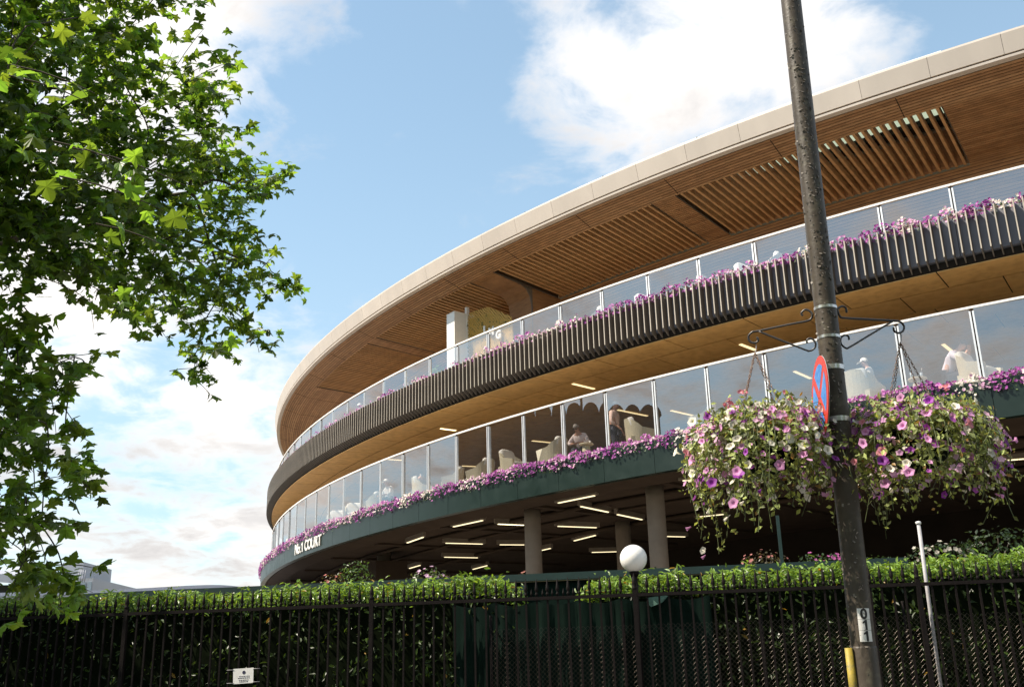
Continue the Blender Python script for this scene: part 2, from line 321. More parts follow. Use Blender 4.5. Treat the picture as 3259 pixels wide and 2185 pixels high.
class MB:
    def __init__(s): s.v = []; s.f = []; s.sm = []; s.mi = []; s.cur = 0
    def add(s, vs, fs, smooth=False):
        b = len(s.v); s.v += [tuple(float(c) for c in q) for q in vs]
        for f in fs: s.f.append(tuple(b + i for i in f)); s.sm.append(smooth); s.mi.append(s.cur)
        return s
    def obox(s, c, ax, ay, az):
        c = np.array(c, float); ax, ay, az = (np.array(q, float) for q in (ax, ay, az))
        vs = [c + i * ax + j * ay + k * az for i in (-1, 1) for j in (-1, 1) for k in (-1, 1)]
        return s.add(vs, [(0, 1, 3, 2), (4, 6, 7, 5), (0, 4, 5, 1), (2, 3, 7, 6), (0, 2, 6, 4), (1, 5, 7, 3)])
    def box(s, x0, x1, y0, y1, z0, z1):
        return s.obox(((x0 + x1) / 2, (y0 + y1) / 2, (z0 + z1) / 2), ((x1 - x0) / 2, 0, 0), (0, (y1 - y0) / 2, 0), (0, 0, (z1 - z0) / 2))
    def tube(s, pts, r, n=8, cap=True, smooth=True):
        pts = [np.array(p, float) for p in pts]; k = len(pts)
        rs = r if hasattr(r, '__len__') else [r] * k
        ref = None; vs = []
        for i in range(k):
            t = pts[min(i + 1, k - 1)] - pts[max(i - 1, 0)]; t = t / (np.linalg.norm(t) + 1e-9)
            if ref is None: ref = np.array([0, 0, 1.0]) if abs(t[2]) < 0.9 else np.array([1.0, 0, 0])
            a = np.cross(ref, t); a /= (np.linalg.norm(a) + 1e-9); b = np.cross(t, a); ref = b
            vs += [pts[i] + rs[i] * (math.cos(2 * math.pi * j / n) * a + math.sin(2 * math.pi * j / n) * b) for j in range(n)]
        fs = [(i * n + j, i * n + (j + 1) % n, (i + 1) * n + (j + 1) % n, (i + 1) * n + j) for i in range(k - 1) for j in range(n)]
        if cap: fs += [tuple(reversed(range(n))), tuple((k - 1) * n + j for j in range(n))]
        return s.add(vs, fs, smooth)
    def lathe(s, c, prof, n=12, smooth=True, axis=None):
        c = np.array(c, float); vs = []
        for (r, z) in prof: vs += [c + np.array([r * math.cos(2 * math.pi * j / n), r * math.sin(2 * math.pi * j / n), z]) for j in range(n)]
        k = len(prof)
        fs = [(i * n + j, i * n + (j + 1) % n, (i + 1) * n + (j + 1) % n, (i + 1) * n + j) for i in range(k - 1) for j in range(n)]
        fs += [tuple(reversed(range(n))), tuple((k - 1) * n + j for j in range(n))]
        return s.add(vs, fs, smooth)
    def sweep(s, prof, t0, t1, n, closed=True, caps=True, smooth=False):      # profile of (R, z) swept round the stadium centre
        k = len(prof); vs = []
        for i in range(n + 1):
            t = t0 + (t1 - t0) * i / n; c, q = math.cos(t), math.sin(t)
            vs += [(CX + r * c, CY + r * q, z) for r, z in prof]
        m_ = k if closed else k - 1
        fs = [(i * k + j, (i + 1) * k + j, (i + 1) * k + (j + 1) % k, i * k + (j + 1) % k) for i in range(n) for j in range(m_)]
        if closed and caps: fs += [tuple(range(k)), tuple(reversed([n * k + j for j in range(k)]))]
        return s.add(vs, fs, smooth)
    def mesh(s, name, m):
        me = bpy.data.meshes.new(name); me.from_pydata(s.v, [], s.f)
        me.polygons.foreach_set('use_smooth', s.sm); me.polygons.foreach_set('material_index', s.mi)
        for q in (m if isinstance(m, (list, tuple)) else [m]): me.materials.append(q)
        me.update(); return me
    def build(s, name, m, parent=None, local=False, **k): return link(name, s.mesh(name, m), parent, local, **k)
def pol(R, t, z): return np.array([CX + R * math.cos(t), CY + R * math.sin(t), z])
def frame(t):   # outward, tangential (towards larger theta), up
    return np.array([math.cos(t), math.sin(t), 0]), np.array([-math.sin(t), math.cos(t), 0]), np.array([0, 0, 1.0])
def smooth_path(pts, n=4):
    pts = [np.array(p, float) for p in pts]; out = []
    for i in range(len(pts) - 1):
        p0, p1, p2, p3 = pts[max(i - 1, 0)], pts[i], pts[i + 1], pts[min(i + 2, len(pts) - 1)]
        for j in range(n):
            t = j / n; out.append(0.5 * (2 * p1 + (p2 - p0) * t + (2 * p0 - 5 * p1 + 4 * p2 - p3) * t * t + (3 * p1 - p0 - 3 * p2 + p3) * t ** 3))
    out.append(pts[-1]); return out
def rot_frames(N_, Nrm, roll):
    """random orthonormal frames with given normals, spun by roll: returns (N,3,3) columns x, y, normal"""
    n = Nrm / np.linalg.norm(Nrm, axis=1, keepdims=True)
    ref = np.where(np.abs(n[:, 2:3]) < 0.9, np.array([[0, 0, 1.0]]), np.array([[1.0, 0, 0]]))
    a = np.cross(ref, n); a /= np.linalg.norm(a, axis=1, keepdims=True); b = np.cross(n, a)
    c, s_ = np.cos(roll)[:, None], np.sin(roll)[:, None]
    x = c * a + s_ * b; y = -s_ * a + c * b
    return np.stack([x, y, n], axis=2)
def scatter(tv, tf, P, FR, size, cols, m, name):
    """copies of a template (tv, tf) at P with frames FR: one mesh"""
    tv = np.asarray(tv, float); tf = np.asarray(tf); N_ = len(P); k = len(tv)
    V = np.einsum('nij,kj->nki', FR, tv) * np.asarray(size)[:, None, None] + P[:, None, :]
    F = tf[None] + (np.arange(N_) * k)[:, None, None]
    return np_mesh(name, V.reshape(-1, 3), F.reshape(-1, tf.shape[1]), m, np.repeat(cols, k, axis=0))

# ============================================================== the setting
link('ground', MB().add([(-400, -300, -0.05), (500, -300, -0.05), (500, 600, -0.05), (-400, 600, -0.05)], [(0, 1, 2, 3)]).mesh('ground', M['soil']), kind='structure')
def strip(off0, off1, z0, z1, x0=-120, x1=120):
    a = [np.array([x, FA * x + FB, 0]) - FN * o for x, o in ((x0, off0), (x1, off0), (x1, off1), (x0, off1))]
    vs = [(p[0], p[1], z) for z in (z0, z1) for p in a]
    return MB().add(vs, [(3, 2, 1, 0), (4, 5, 6, 7), (0, 1, 5, 4), (1, 2, 6, 5), (2, 3, 7, 6), (3, 0, 4, 7)])
link('road', strip(-22, -9.0, -0.04, 0.0).mesh('road', M['asphalt']), kind='structure')
link('pavement', strip(-8.85, -0.2, -0.04, 0.12).mesh('pavement', M['paving']), kind='structure')
link('kerb', strip(-9.0, -8.85, -0.04, 0.13).mesh('kerb', M['concrete']), kind='structure')

fo = MB().sweep([(70.0, -0.04), (70.0, 0.05), (44.0, 0.05), (44.0, -0.04)], -3.9, -0.6, 90); fo.build('forecourt', mat('pale_forecourt', (0.30, 0.265, 0.225), 0.85, 0.12, 1.0), kind='structure')  # hidden paving, added pale to bounce sunlight up into the soffits
# ============================================================== stadium
TC, DT = -2.15923, 0.02962          # first mullion (k = 0) and the angle between mullions
def TH(k): return TC - DT * k
K0, K1 = -4, 36
T_A, T_B = TH(K1), TH(K0)           # sweep limits (T_A < T_B)
NS = (K1 - K0) * 4
stad = empty('stadium', (CX, CY, 0), 'round stadium with timber soffits, finned balcony and glass-fronted terraces', 'stadium')

# --- roof
roof = MB()
roof.sweep([(58.62, 16.44), (58.30, 16.50), (56.25, 16.62), (56.25, 16.50), (58.0, 16.38), (58.45, 15.92)], T_A, T_B, NS)
roof.sweep([(55.4, 16.66), (44.0, 17.6), (44.0, 17.3), (55.4, 16.5)], T_A, T_B, NS)
roof = roof.build('roof', M['cream'], stad)
for k in range(K0, K1):
    a, b = TH(k + 1) + 0.00008, TH(k) - 0.00008
    MB().sweep([(58.655, 16.455), (58.66, 16.40), (58.545, 15.895), (58.50, 15.895), (58.58, 16.40)], a, b, 4).build('fascia_panel', M['cream'], roof)
MB().sweep([(58.50, 15.90), (58.50, 15.845), (58.40, 15.845), (58.40, 15.90)], T_A, T_B, NS).build('shadow_groove', M['dark_gap'], roof)
MB().sweep([(58.545, 15.845), (58.535, 15.785), (58.36, 15.765), (58.36, 15.842)], T_A, T_B, NS).build('roof_edge_lip', M['cream'], roof)
# low upstand with joints along the roof edge, ending short of the right
t_end = theta(2993, 150, 58.4)
k = 0
tt = t_end
while tt - 2 * DT > T_A:
    MB().sweep([(58.44, 16.60), (58.44, 16.505), (58.41, 16.505), (58.41, 16.60)], tt - 2 * DT + 0.0004, tt, 8).build('roof_upstand', M['white_metal'], roof)
    o_, t_, _ = frame(tt - 2 * DT)
    MB().obox(pol(58.455, tt - 2 * DT, 16.55), o_ * 0.012, t_ * 0.010, (0, 0, 0.055)).build('upstand_clip', M['dark_gap'], roof)
    tt -= 2 * DT

# --- timber soffit: boards run round the building, openings hold radial slats
prof = [(58.36, 15.74), (57.6, 15.50), (54.55, 15.20)]
bend = [(54.55 - 0.55 * math.sin(a), 14.65 + 0.55 * math.cos(a)) for a in np.linspace(0, math.pi / 2, 9)][1:]
prof_all = prof + bend + [(54.0, 11.4)]
seg_len = [math.hypot(prof_all[i + 1][0] - prof_all[i][0], prof_all[i + 1][1] - prof_all[i][1]) for i in range(len(prof_all) - 1)]
cum = np.concatenate([[0], np.cumsum(seg_len)])
def prof_at(s):
    i = min(int(np.searchsorted(cum, s, side='right')) - 1, len(seg_len) - 1); u = (s - cum[i]) / seg_len[i]
    a, b = prof_all[i], prof_all[i + 1]; d = np.array([b[0] - a[0], b[1] - a[1]]) / seg_len[i]
    return np.array(a) + (np.array(b) - np.array(a)) * u, np.array([d[1], -d[0]])      # point, normal into the void below
S_O, S_I = cum[1], cum[2] + 0.22
TO = lambda px, py: theta(px, py, 57.6)
OPEN = [(TO(2997, 336), TO(2150, 622)), (TO(2075, 648), TO(1571, 865)), (TO(1500, 900), TO(1200, 1076)), (TO(1172, 1095), TO(1012, 1236))]
OPEN = [(min(a), max(a)) for a in OPEN]
edges = sorted(set(list(np.linspace(T_A, T_B, 150)) + [e for o in OPEN for e in o]))
bl, gap, dep = 0.104, 0.022, 0.02
ns_ = int(cum[-1] / bl); bd = MB(); back = MB()
def in_open(t): return any(a < t < b for a, b in OPEN)
for i in range(ns_):
    s0, s1 = i * bl, (i + 1) * bl - gap
    p0, m0 = prof_at(s0); p1, m1 = prof_at(s1)
    if s0 < S_O < s1 or s0 < S_I < s1: pass
    hole = S_O - 0.03 <= s0 and s1 <= S_I + 0.05
    q = [p0 + m0 * -dep, p0, p1, p1 + m1 * -dep]
    # the normal points away from the timber: side with the viewer (below / outward)
    nrmv = m0; sgn = 1 if (nrmv[1] < 0 or nrmv[0] > 0.5) else -1
    q = [p0 - sgn * m0 * dep, p0, p1, p1 - sgn * m1 * dep]
    run = None
    for j in range(len(edges) - 1):
        tm = (edges[j] + edges[j + 1]) / 2; solid = not (hole and in_open(tm))
        if solid and run is None: run = [edges[j]]; bd.cur = rnd.choice((0, 0, 1, 2)); lim_ = rnd.randint(7, 16)
        if solid: run.append(edges[j + 1])
        if (not solid or j == len(edges) - 2 or len(run) > lim_) and run:
            vs = []
            for t in run: vs += [(CX + r * math.cos(t), CY + r * math.sin(t), z) for r, z in q]
            fs = [(a * 4 + c, (a + 1) * 4 + c, (a + 1) * 4 + c + 1, a * 4 + c + 1) for a in range(len(run) - 1) for c in range(3)]
            bd.add(vs, fs); run = None
soff = bd.build('soffit_boards', [M['wood'], M['wood2'], M['wood3']], roof, kind='stuff')
# dark backing behind the boards, left open over the slatted bays
for a, b in zip([T_A] + [o[1] for o in sorted(OPEN)], [o[0] for o in sorted(OPEN)] + [T_B]):
    n_ = max(2, int((b - a) / 0.008)); pr = [prof_at(s) for s in np.linspace(S_O, S_I, 8)]
    back.sweep([tuple(p + np.array([0, 0.02])) for p, m_ in pr], a, b, n_, closed=False)
pr = [prof_at(s) for s in np.linspace(0, S_O, 4)]
back.sweep([tuple(p + np.array([0, 0.02])) for p, m_ in pr], T_A, T_B, NS, closed=False)
pr = [prof_at(s) for s in np.linspace(S_I, cum[-1], 16)]
back.sweep([tuple(p + np.array([-0.02, 0.01])) for p, m_ in pr], T_A, T_B, NS, closed=False)
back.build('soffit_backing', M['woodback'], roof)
# fine dark radial joints of the boarding every two bays
for k in range(K0, K1, 2):
    t = TH(k + 0.55); mbj = MB(); o_, t_, _ = frame(t)
    for s0, s1 in ((0.02, S_O - 0.02),) if in_open(t) else ((0.02, S_O - 0.02), (S_O, S_I), (S_I, cum[-1] - 0.3)):
        pts = [prof_at(s) for s in np.linspace(s0, s1, 12)]
        for (pa, ma), (pb, mb_) in zip(pts[:-1], pts[1:]):
            A_ = pol(pa[0], t, pa[1]) ; B_ = pol(pb[0], t, pb[1]); sg = 1 if (ma[1] < 0 or ma[0] > 0.5) else -1
            nv = o_ * ma[0] * sg + np.array([0, 0, ma[1] * sg])
            mbj.obox((A_ + B_) / 2 + nv * 0.001, (B_ - A_) / 2, t_ * 0.011, nv * 0.003)
    mbj.build('soffit_joint', M['dark_gap'], roof)
# slats, cavity and frosted rooflight of each bay
slat_me = None
for (a, b) in OPEN:
    cav = MB(); n_ = max(3, int((b - a) / 0.01))
    cav.sweep([(57.62, 15.53), (57.62, 16.36)], a, b, n_, closed=False)
    cav.sweep([(57.62, 16.355), (55.98, 16.355)], a, b, n_, closed=False)
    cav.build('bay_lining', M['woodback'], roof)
    MB().sweep([(55.99, 16.40), (55.52, 16.42), (55.52, 16.39), (55.99, 16.37)], a, b, n_).build('rooflight', M['frost'], roof)
    MB().sweep([(55.52, 16.40), (55.12, 16.40), (55.12, 16.15), (55.30, 16.12), (55.52, 16.2)], a, b, n_).build('rooflight_beam', M['soffit_dark'], roof)
    MB().sweep([(55.31, 16.11), (55.14, 16.13), (55.14, 16.06), (55.31, 16.05)], a, b, n_).build('beam_trim', M['fitting'], roof)
    bb = MB(); pp = np.array([55.10, 16.12]); qq = np.array([54.42, 15.22]); L_ = np.linalg.norm(qq - pp); d_ = (qq - pp) / L_; m_ = np.array([d_[1], -d_[0]]); m_ = m_ if m_[0] > 0 else -m_
    for i in range(int(L_ / 0.1)):
        p0, p1 = pp + d_ * i * 0.1, pp + d_ * (i * 0.1 + 0.088)
        bb.sweep([tuple(p0 - m_ * 0.015), tuple(p0), tuple(p1), tuple(p1 - m_ * 0.015)], a, b, n_, closed=False)
    bb.sweep([tuple(pp - m_ * 0.012), tuple(qq - m_ * 0.012)], a, b, n_, closed=False)
    bb.build('bay_back_boards', M['wood3'], roof, kind='stuff')
    for t in (a, b):
        o_, t_, _ = frame(t); w = MB()
        sg = 1 if t == a else -1
        w.add([pol(57.64, t, 15.47), pol(54.5, t, 15.18), pol(54.42, t, 16.3), pol(57.64, t, 16.4)], [(0, 1, 2, 3)])
        w.build('bay_cheek', M['woodback'], roof)
        MB().obox((pol(57.62, t, 15.50) + pol(54.55, t, 15.20)) / 2, (pol(57.62, t, 15.50) - pol(54.55, t, 15.20)) / 2, t_ * 0.012, (0, 0, 0.014)).build('bay_edge_trim', M['bronze'], roof)
    t = b - DT / 14
    while t > a + DT / 30:
        o_, t_, _ = frame(t)
        if slat_me is None:
            A_, B_ = np.array([57.61, 0, 15.50]), np.array([54.42, 0, 15.20])
            slat_me = MB().add([A_ + (0, s * 0.038, h) for h in (-0.015, 0.20) for s in (-1, 1)] + [B_ + (0, s * 0.038, h) for h in (-0.015, 0.20) for s in (-1, 1)],
                               [(0, 1, 3, 2), (4, 6, 7, 5), (0, 4, 5, 1), (2, 3, 7, 6), (0, 2, 6, 4), (1, 5, 7, 3)]).mesh('slat', M['slat'])
        so_ = bpy.data.objects.new('slat', slat_me); COL.objects.link(so_); so_.parent = roof; so_.matrix_parent_inverse = Matrix.Identity(4)
        # roof carries world coordinates under the stadium empty: undo the empty's translation
        so_.matrix_basis = Matrix.Translation((CX, CY, 0)) @ Matrix.Rotation(t, 4, 'Z')
        t -= DT / 7

# timber pier where the second rib turns down to the terrace
MB().sweep([(57.3, 15.465), (56.3, 15.345), (56.0, 15.22), (55.82, 15.0), (55.75, 14.6), (55.75, 11.5), (54.02, 11.5), (54.02, 15.2)], R_(-141.0), R_(-139.7), 6).build('rib_pier', M['wood'], roof)
MB().sweep([(57.29, 15.475), (56.29, 15.355), (56.01, 15.235), (55.835, 15.0), (55.765, 14.6), (55.765, 11.5), (55.74, 11.5), (55.74, 15.3)], R_(-139.72), R_(-139.66), 2).build('pier_edge_trim', M['bronze'], roof)
# --- finned upper balcony
slab = MB()
slab.sweep([(58.50, 11.5), (58.50, 10.82), (58.35, 10.74), (54.0, 10.80), (54.0, 11.5)], T_A, T_B, NS)
slab = slab.build('balcony_slab', M['soffit_dark'], stad)
for k in range(K0, K1):
    a, b = TH(k + 1) + 0.0001, TH(k) - 0.0001
    MB().sweep([(58.66, 11.93), (58.66, 10.95), (58.54, 10.85), (58.52, 10.85), (58.52, 11.93)], a, b, 4).build('planter_panel', M['greypanel'], slab)
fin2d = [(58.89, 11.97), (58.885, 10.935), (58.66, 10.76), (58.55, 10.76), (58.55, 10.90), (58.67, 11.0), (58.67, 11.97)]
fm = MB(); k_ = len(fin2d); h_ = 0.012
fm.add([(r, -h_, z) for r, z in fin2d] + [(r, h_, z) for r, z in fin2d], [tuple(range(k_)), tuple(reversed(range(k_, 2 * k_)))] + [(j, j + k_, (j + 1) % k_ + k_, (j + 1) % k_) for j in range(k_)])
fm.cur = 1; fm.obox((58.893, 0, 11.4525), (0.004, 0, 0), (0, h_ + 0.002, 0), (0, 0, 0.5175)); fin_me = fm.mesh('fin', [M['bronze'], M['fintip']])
MB().sweep([(58.64, 10.90), (58.62, 10.745), (58.40, 10.735), (58.40, 10.90)], T_A, T_B, NS).build('balcony_underside', M['soffit_dark'], slab)  # near-black strip: shade beneath the fins put into its colour
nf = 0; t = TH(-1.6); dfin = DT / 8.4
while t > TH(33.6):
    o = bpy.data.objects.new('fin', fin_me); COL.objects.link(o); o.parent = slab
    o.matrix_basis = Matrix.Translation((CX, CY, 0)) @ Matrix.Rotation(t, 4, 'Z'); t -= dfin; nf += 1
# --- tan soffit panels under the balcony, over a dark void
MB().sweep([(58.60, 10.72), (45.0, 10.72), (45.0, 10.78), (58.60, 10.78)], T_A, T_B, NS).build('soffit_void', M['dark_gap'], slab)
rows = [(58.62, 57.35), (57.335, 55.9), (55.885, 54.4), (54.385, 52.9), (52.885, 51.2), (51.185, 49.0)]
for ri, (ra, rb) in enumerate(rows):
    st = 1.45 + 0.0 * ri; off = (ri % 2) * 0.5 + 0.21 * ri
    k = K0 + off
    while k < K1:
        a, b = TH(k + st) + 0.0003, TH(k) - 0.0003
        z = 10.695 + rnd.uniform(-0.002, 0.002)
        MB().sweep([(ra - 0.025, z), (rb, z), (rb, z + 0.02), (ra - 0.025, z + 0.02)], max(a, T_A), b, 6).build('soffit_panel', M['ply'], slab)
        k += st

# --- balustrades: handrail, panes and paired mullions
def balustrade(R, z0, zt, name):
    rail = MB(); rail.sweep([(R + 0.03, zt), (R + 0.03, zt - 0.055), (R - 0.03, zt - 0.055), (R - 0.03, zt)], T_A, T_B, NS)
    rail = rail.build(name, M['white_metal'], stad)
    for k in range(K0, K1):
        tj = nr.uniform(-0.024, 0.024)
        a, b = TH(k + 1) + 0.05 / R, TH(k) - 0.05 / R
        pa, pb = pol(R, a, 0), pol(R, b, 0); n_ = frame((a + b) / 2)[0]
        # each pane is flat and set at a very slightly different angle
        off = n_ * tj
        vs = [(pa[0] + off[0], pa[1] + off[1], z0), (pb[0] - off[0], pb[1] - off[1], z0), (pb[0] - off[0], pb[1] - off[1], zt - 0.06), (pa[0] + off[0], pa[1] + off[1], zt - 0.06)]
        g = MB().add(vs, [(0, 1, 2, 3)]); link('glass_pane', g.mesh('glass_pane', M['glass']), rail)
    for k in range(K0, K1 + 1):
        o_, t_, _ = frame(TH(k)); mb = MB()
        for s in (-1, 1): mb.obox(pol(R, TH(k), (z0 + zt - 0.12) / 2) + t_ * 0.036 * s, o_ * 0.03, t_ * 0.020, (0, 0, (zt - 0.12 - z0) / 2))
        mb.obox(pol(R, TH(k), (z0 + zt - 0.06) / 2), o_ * 0.022, t_ * 0.014, (0, 0, (zt - 0.06 - z0) / 2 - 0.001))
        mb.mi[-6:] = [1] * 6
        mb.build('mullion', [M['alu'], M['dark_gap']], rail)
balustrade(58.42, 11.55, 12.94, 'upper_balustrade')
balustrade(58.50, 7.85, 9.72, 'lower_balustrade')

# --- lower terrace: floor slab, green fascia, ceiling of the undercroft, columns
ter = MB()
ter.sweep([(58.94, 7.55), (58.94, 6.93), (44.0, 6.93), (44.0, 7.82), (58.54, 7.82), (58.54, 7.55)], T_A, T_B + 0.5, NS)
ter.sweep([(58.9, 0.0), (58.9, 6.9), (44.6, 6.9), (44.6, 0.0)], T_B + 0.5, T_B + 0.53, 2)
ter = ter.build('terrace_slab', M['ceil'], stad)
for k in range(K0, K1):
    a, b = TH(k + 1) + 0.0001 + DT * 0.12, TH(k) - 0.0001 + DT * 0.12
    MB().sweep([(59.03, 7.78), (59.03, 6.88), (58.80, 6.88), (58.80, 6.91), (58.95, 6.92), (58.95, 7.78)], a, b, 4).build('green_fascia_panel', M['green'], ter)
MB().sweep([(58.94, 7.70), (58.94, 7.56), (58.55, 7.56), (58.55, 7.70)], T_A, T_B, NS).build('planter_trough', M['greenpaint'], ter)
MB().sweep([(58.53, 7.836), (49.4, 7.836)], T_A, T_B, NS, closed=False).build('terrace_floor', M['floor'], ter)
MB().sweep([(58.42, 11.506), (54.0, 11.506)], T_A, T_B, NS, closed=False).build('upper_floor', M['floor'], slab)
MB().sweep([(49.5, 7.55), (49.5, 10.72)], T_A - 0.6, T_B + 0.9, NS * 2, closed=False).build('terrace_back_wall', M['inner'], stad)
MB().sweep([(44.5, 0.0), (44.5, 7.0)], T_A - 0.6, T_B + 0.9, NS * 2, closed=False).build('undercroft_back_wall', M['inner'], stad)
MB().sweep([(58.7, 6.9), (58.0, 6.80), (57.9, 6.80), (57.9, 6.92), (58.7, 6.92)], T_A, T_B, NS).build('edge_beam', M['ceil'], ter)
for px, py, R, r in ((1697, 1720, 57.2, 0.27), (2092, 1690, 57.2, 0.27), (1985, 1730, 52.5, 0.27), (1222, 1790, 56.0, 0.3)):
    p = at_R(px, py, R)
    MB().lathe((p[0], p[1], 0), [(r, 0), (r, 6.55), (r * 1.02, 6.95)], 20).build('column', M['concrete'], stad)
for R, z, r in ((56.4, 6.84, 0.07), (54.8, 6.86, 0.05), (52.2, 6.83, 0.08)):
    mb = MB(); n_ = 160; mb.tube([pol(R, T_A + (T_B - T_A) * i / n_, z) for i in range(n_ + 1)], r, 8); mb.build('service_pipe', M['ceil'], stad)
for k in range(K0, K1, 3):
    o_, t_, _ = frame(TH(k + 0.3)); MB().obox((pol(57.6, TH(k + 0.3), 6.89) + pol(46, TH(k + 0.3), 6.89)) / 2, o_ * 5.8, t_ * 0.14, (0, 0, 0.04)).build('ceiling_beam', M['ceil'], stad)
# a square capital on the second column from the far left and a drop beam
p = at_R(1222, 1745, 56.0); o_, t_, _ = frame(math.atan2(p[1] - CY, p[0] - CX))
MB().obox((p[0], p[1], 6.05), o_ * 0.7, t_ * 0.9, (0, 0, 0.45)).build('column_head', M['ceil'], stad)
# enclosed timber pier under the far left of the terrace
MB().sweep([(57.2, 0), (57.2, 6.9), (50, 6.9), (50, 0)], TH(33), TH(27.5), 10).build('corner_wall', M['ceil'], stad)
MB().sweep([(57.9, 7.6), (57.9, 10.68), (56, 10.68), (56, 7.6)], TH(35), TH(25.2), 14).build('stair_wall', M['inner'], stad)

# --- raised lettering along the green fascia
def glyph(ch, size, m, depth=0.02, bold=0.012):
    if ch == '1':
        q = [(0.02, 0.0), (0.15, 0.0), (0.15, 0.70), (0.04, 0.70), (-0.02, 0.62), (-0.14, 0.56), (-0.14, 0.44), (0.02, 0.50)]; k = len(q); mb = MB(); d = max(depth, 0.0002)
        b_ = bold * 0.5 / size; q = [(x + (b_ if x > 0.1 else -b_), y) for x, y in q]
        mb.add([(x * size, y * size, d) for x, y in q] + [(x * size, y * size, -d) for x, y in q], [tuple(range(k)), tuple(reversed(range(k, 2 * k)))] + [(i, i + k, (i + 1) % k + k, (i + 1) % k) for i in range(k)])
        me = mb.mesh('glyph', m)
        if not depth:
            import bmesh
            bm = bmesh.new(); bm.from_mesh(me); bmesh.ops.subdivide_edges(bm, edges=bm.edges[:], cuts=2, use_grid_fill=True); bm.to_mesh(me); bm.free()
        return me, 0.3 * size
    cu = bpy.data.curves.new('glyph', 'FONT'); cu.body = ch; cu.size = size; cu.extrude = depth; cu.offset = bold; cu.align_x = 'CENTER'; cu.resolution_u = 3
    o = bpy.data.objects.new('glyph', cu); COL.objects.link(o)
    me = bpy.data.meshes.new_from_object(o.evaluated_get(bpy.context.evaluated_depsgraph_get()))
    w = o.dimensions.x; bpy.data.objects.remove(o); me.materials.clear(); me.materials.append(m); return me, w
tl0, tl1 = theta(940, 1755, 59.05), theta(1023, 1727, 59.05)
txt = 'No.1 COURT'; adv = {'N': .66, 'o': .52, '.': .26, '1': .46, ' ': .30, 'C': .66, 'O': .72, 'U': .66, 'R': .62, 'T': .56}
tot = sum(adv[c] for c in txt); cur = 0
sgn_ = empty('lettering', pol(59.05, (tl0 + tl1) / 2, 7.1), 'raised white lettering spelling the court number on the green fascia', 'lettering')
for c in txt:
    w = adv[c]; f_ = (cur + w / 2) / tot; cur += w
    if c == ' ': continue
    t = tl0 + (tl1 - tl0) * f_; me, _ = glyph(c, 0.62, M['white_metal'], 0.02, 0.010)
    o_, t_, _ = frame(t); X = t_; Y = np.array([0, 0, 1.0]); Z = o_
    P0 = pol(59.06, t, 7.06)
    o = bpy.data.objects.new('letter', me); COL.objects.link(o); o.parent = sgn_; o.matrix_parent_inverse = Matrix.Translation(sgn_.location).inverted()
    sx = (abs(tl1 - tl0) * 59.05 / tot) / 0.46 * 0.72
    o.matrix_basis = Matrix(((X[0] * sx, Y[0], Z[0], P0[0]), (X[1] * sx, Y[1], Z[1], P0[1]), (X[2] * sx, Y[2], Z[2], P0[2]), (0, 0, 0, 1)))

# --- strip lights under both ceilings
def rg(x0, y0, s): return lambda a, b: (x0 + a / s, y0 + b / s)
g5, g6, g4, g1 = rg(1600, 1200, 2.24), rg(780, 1250, 2.412), rg(2200, 850, 2.2087), rg(800, 700, 2.1264)
low = [(g5(397, 900), g5(655, 848)), (g5(558, 925), g5(752, 965)), (g5(818, 982), g5(992, 1018)), (g5(-30, 1049), g5(150, 1057)), (g5(393, 1065), g5(668, 1075)), (g5(510, 1168), g5(660, 1130)),
       (g5(-20, 1196), g5(153, 1197)), (g5(270, 1238), g5(340, 1222)), (g5(635, 1250), g5(828, 1245)), (g5(1165, 1137), g5(1300, 1140)), (g5(1323, 748), g5(1500, 730)), (g5(1387, 1000), g5(1580, 980)),
       (g6(1245, 1153), g6(1367, 1110)), (g6(1600, 1030), g6(1823, 982)), (g6(1540, 1155), g6(1823, 1162)), (g6(1940, 1010), g6(2140, 1017)), (g6(1530, 1262), g6(1785, 1267)), (g6(1262, 1348), g6(1343, 1325)), (g6(1750, 1355), g6(1857, 1327)),
       (g4(1390, 1218), g4(1500, 1198)), (g4(1480, 1302), g4(1610, 1296)), (g4(2220, 1362), g4(2339, 1352)), (g4(-60, 1505), g4(150, 1490))]
labs = 'slim glowing strip light under the dark undercroft ceiling'
for a, b in low:
    A_, B_ = at_z(*a, 6.72), at_z(*b, 6.72); c = (A_ + B_) / 2; d = B_ - A_; L_ = np.linalg.norm(d); d = d / L_; s_ = np.cross([0, 0, 1], d)
    e = empty('strip_light', (c[0], c[1], 6.93), labs, 'strip light', 'strip lights under the undercroft ceiling')
    MB().obox((c[0], c[1], 6.74), d * L_ / 2, s_ * 0.032, (0, 0, 0.010)).build('tube', M['light'], e)
    MB().obox((c[0], c[1], 6.845), d * (L_ / 2 + 0.12), s_ * 0.055, (0, 0, 0.085)).build('housing', M['fitting'], e)
mid = [(g1(2175, 1110), g1(2320, 1145)), (g1(1280, 1412), g1(1385, 1425)), (g4(345, 545), g4(450, 585)), (g6(1500, 275), g6(1615, 290)), (g4(725, 735), g4(840, 785)), (g4(1770, 545), g4(1840, 600)),
       (g5(820, 235), g5(1030, 278)), (g5(1200, 240), g5(1355, 275)), (g5(210, 455), g5(360, 470)), (g6(1665, 562), g6(1860, 570)), (g6(1075, 510), g6(1200, 518))]
for a, b in mid:
    A_, B_ = at_z(*a, 10.67), at_z(*b, 10.67); c = (A_ + B_) / 2; d = B_ - A_; L_ = np.linalg.norm(d); d = d / L_; s_ = np.cross([0, 0, 1], d)
    MB().obox((c[0], c[1], 10.683), d * L_ / 2, s_ * 0.05, (0, 0, 0.009)).build('soffit_light', M['light2'], label='flush amber strip light in the tan panelled soffit', cat='strip light', group='strip lights in the tan soffit')

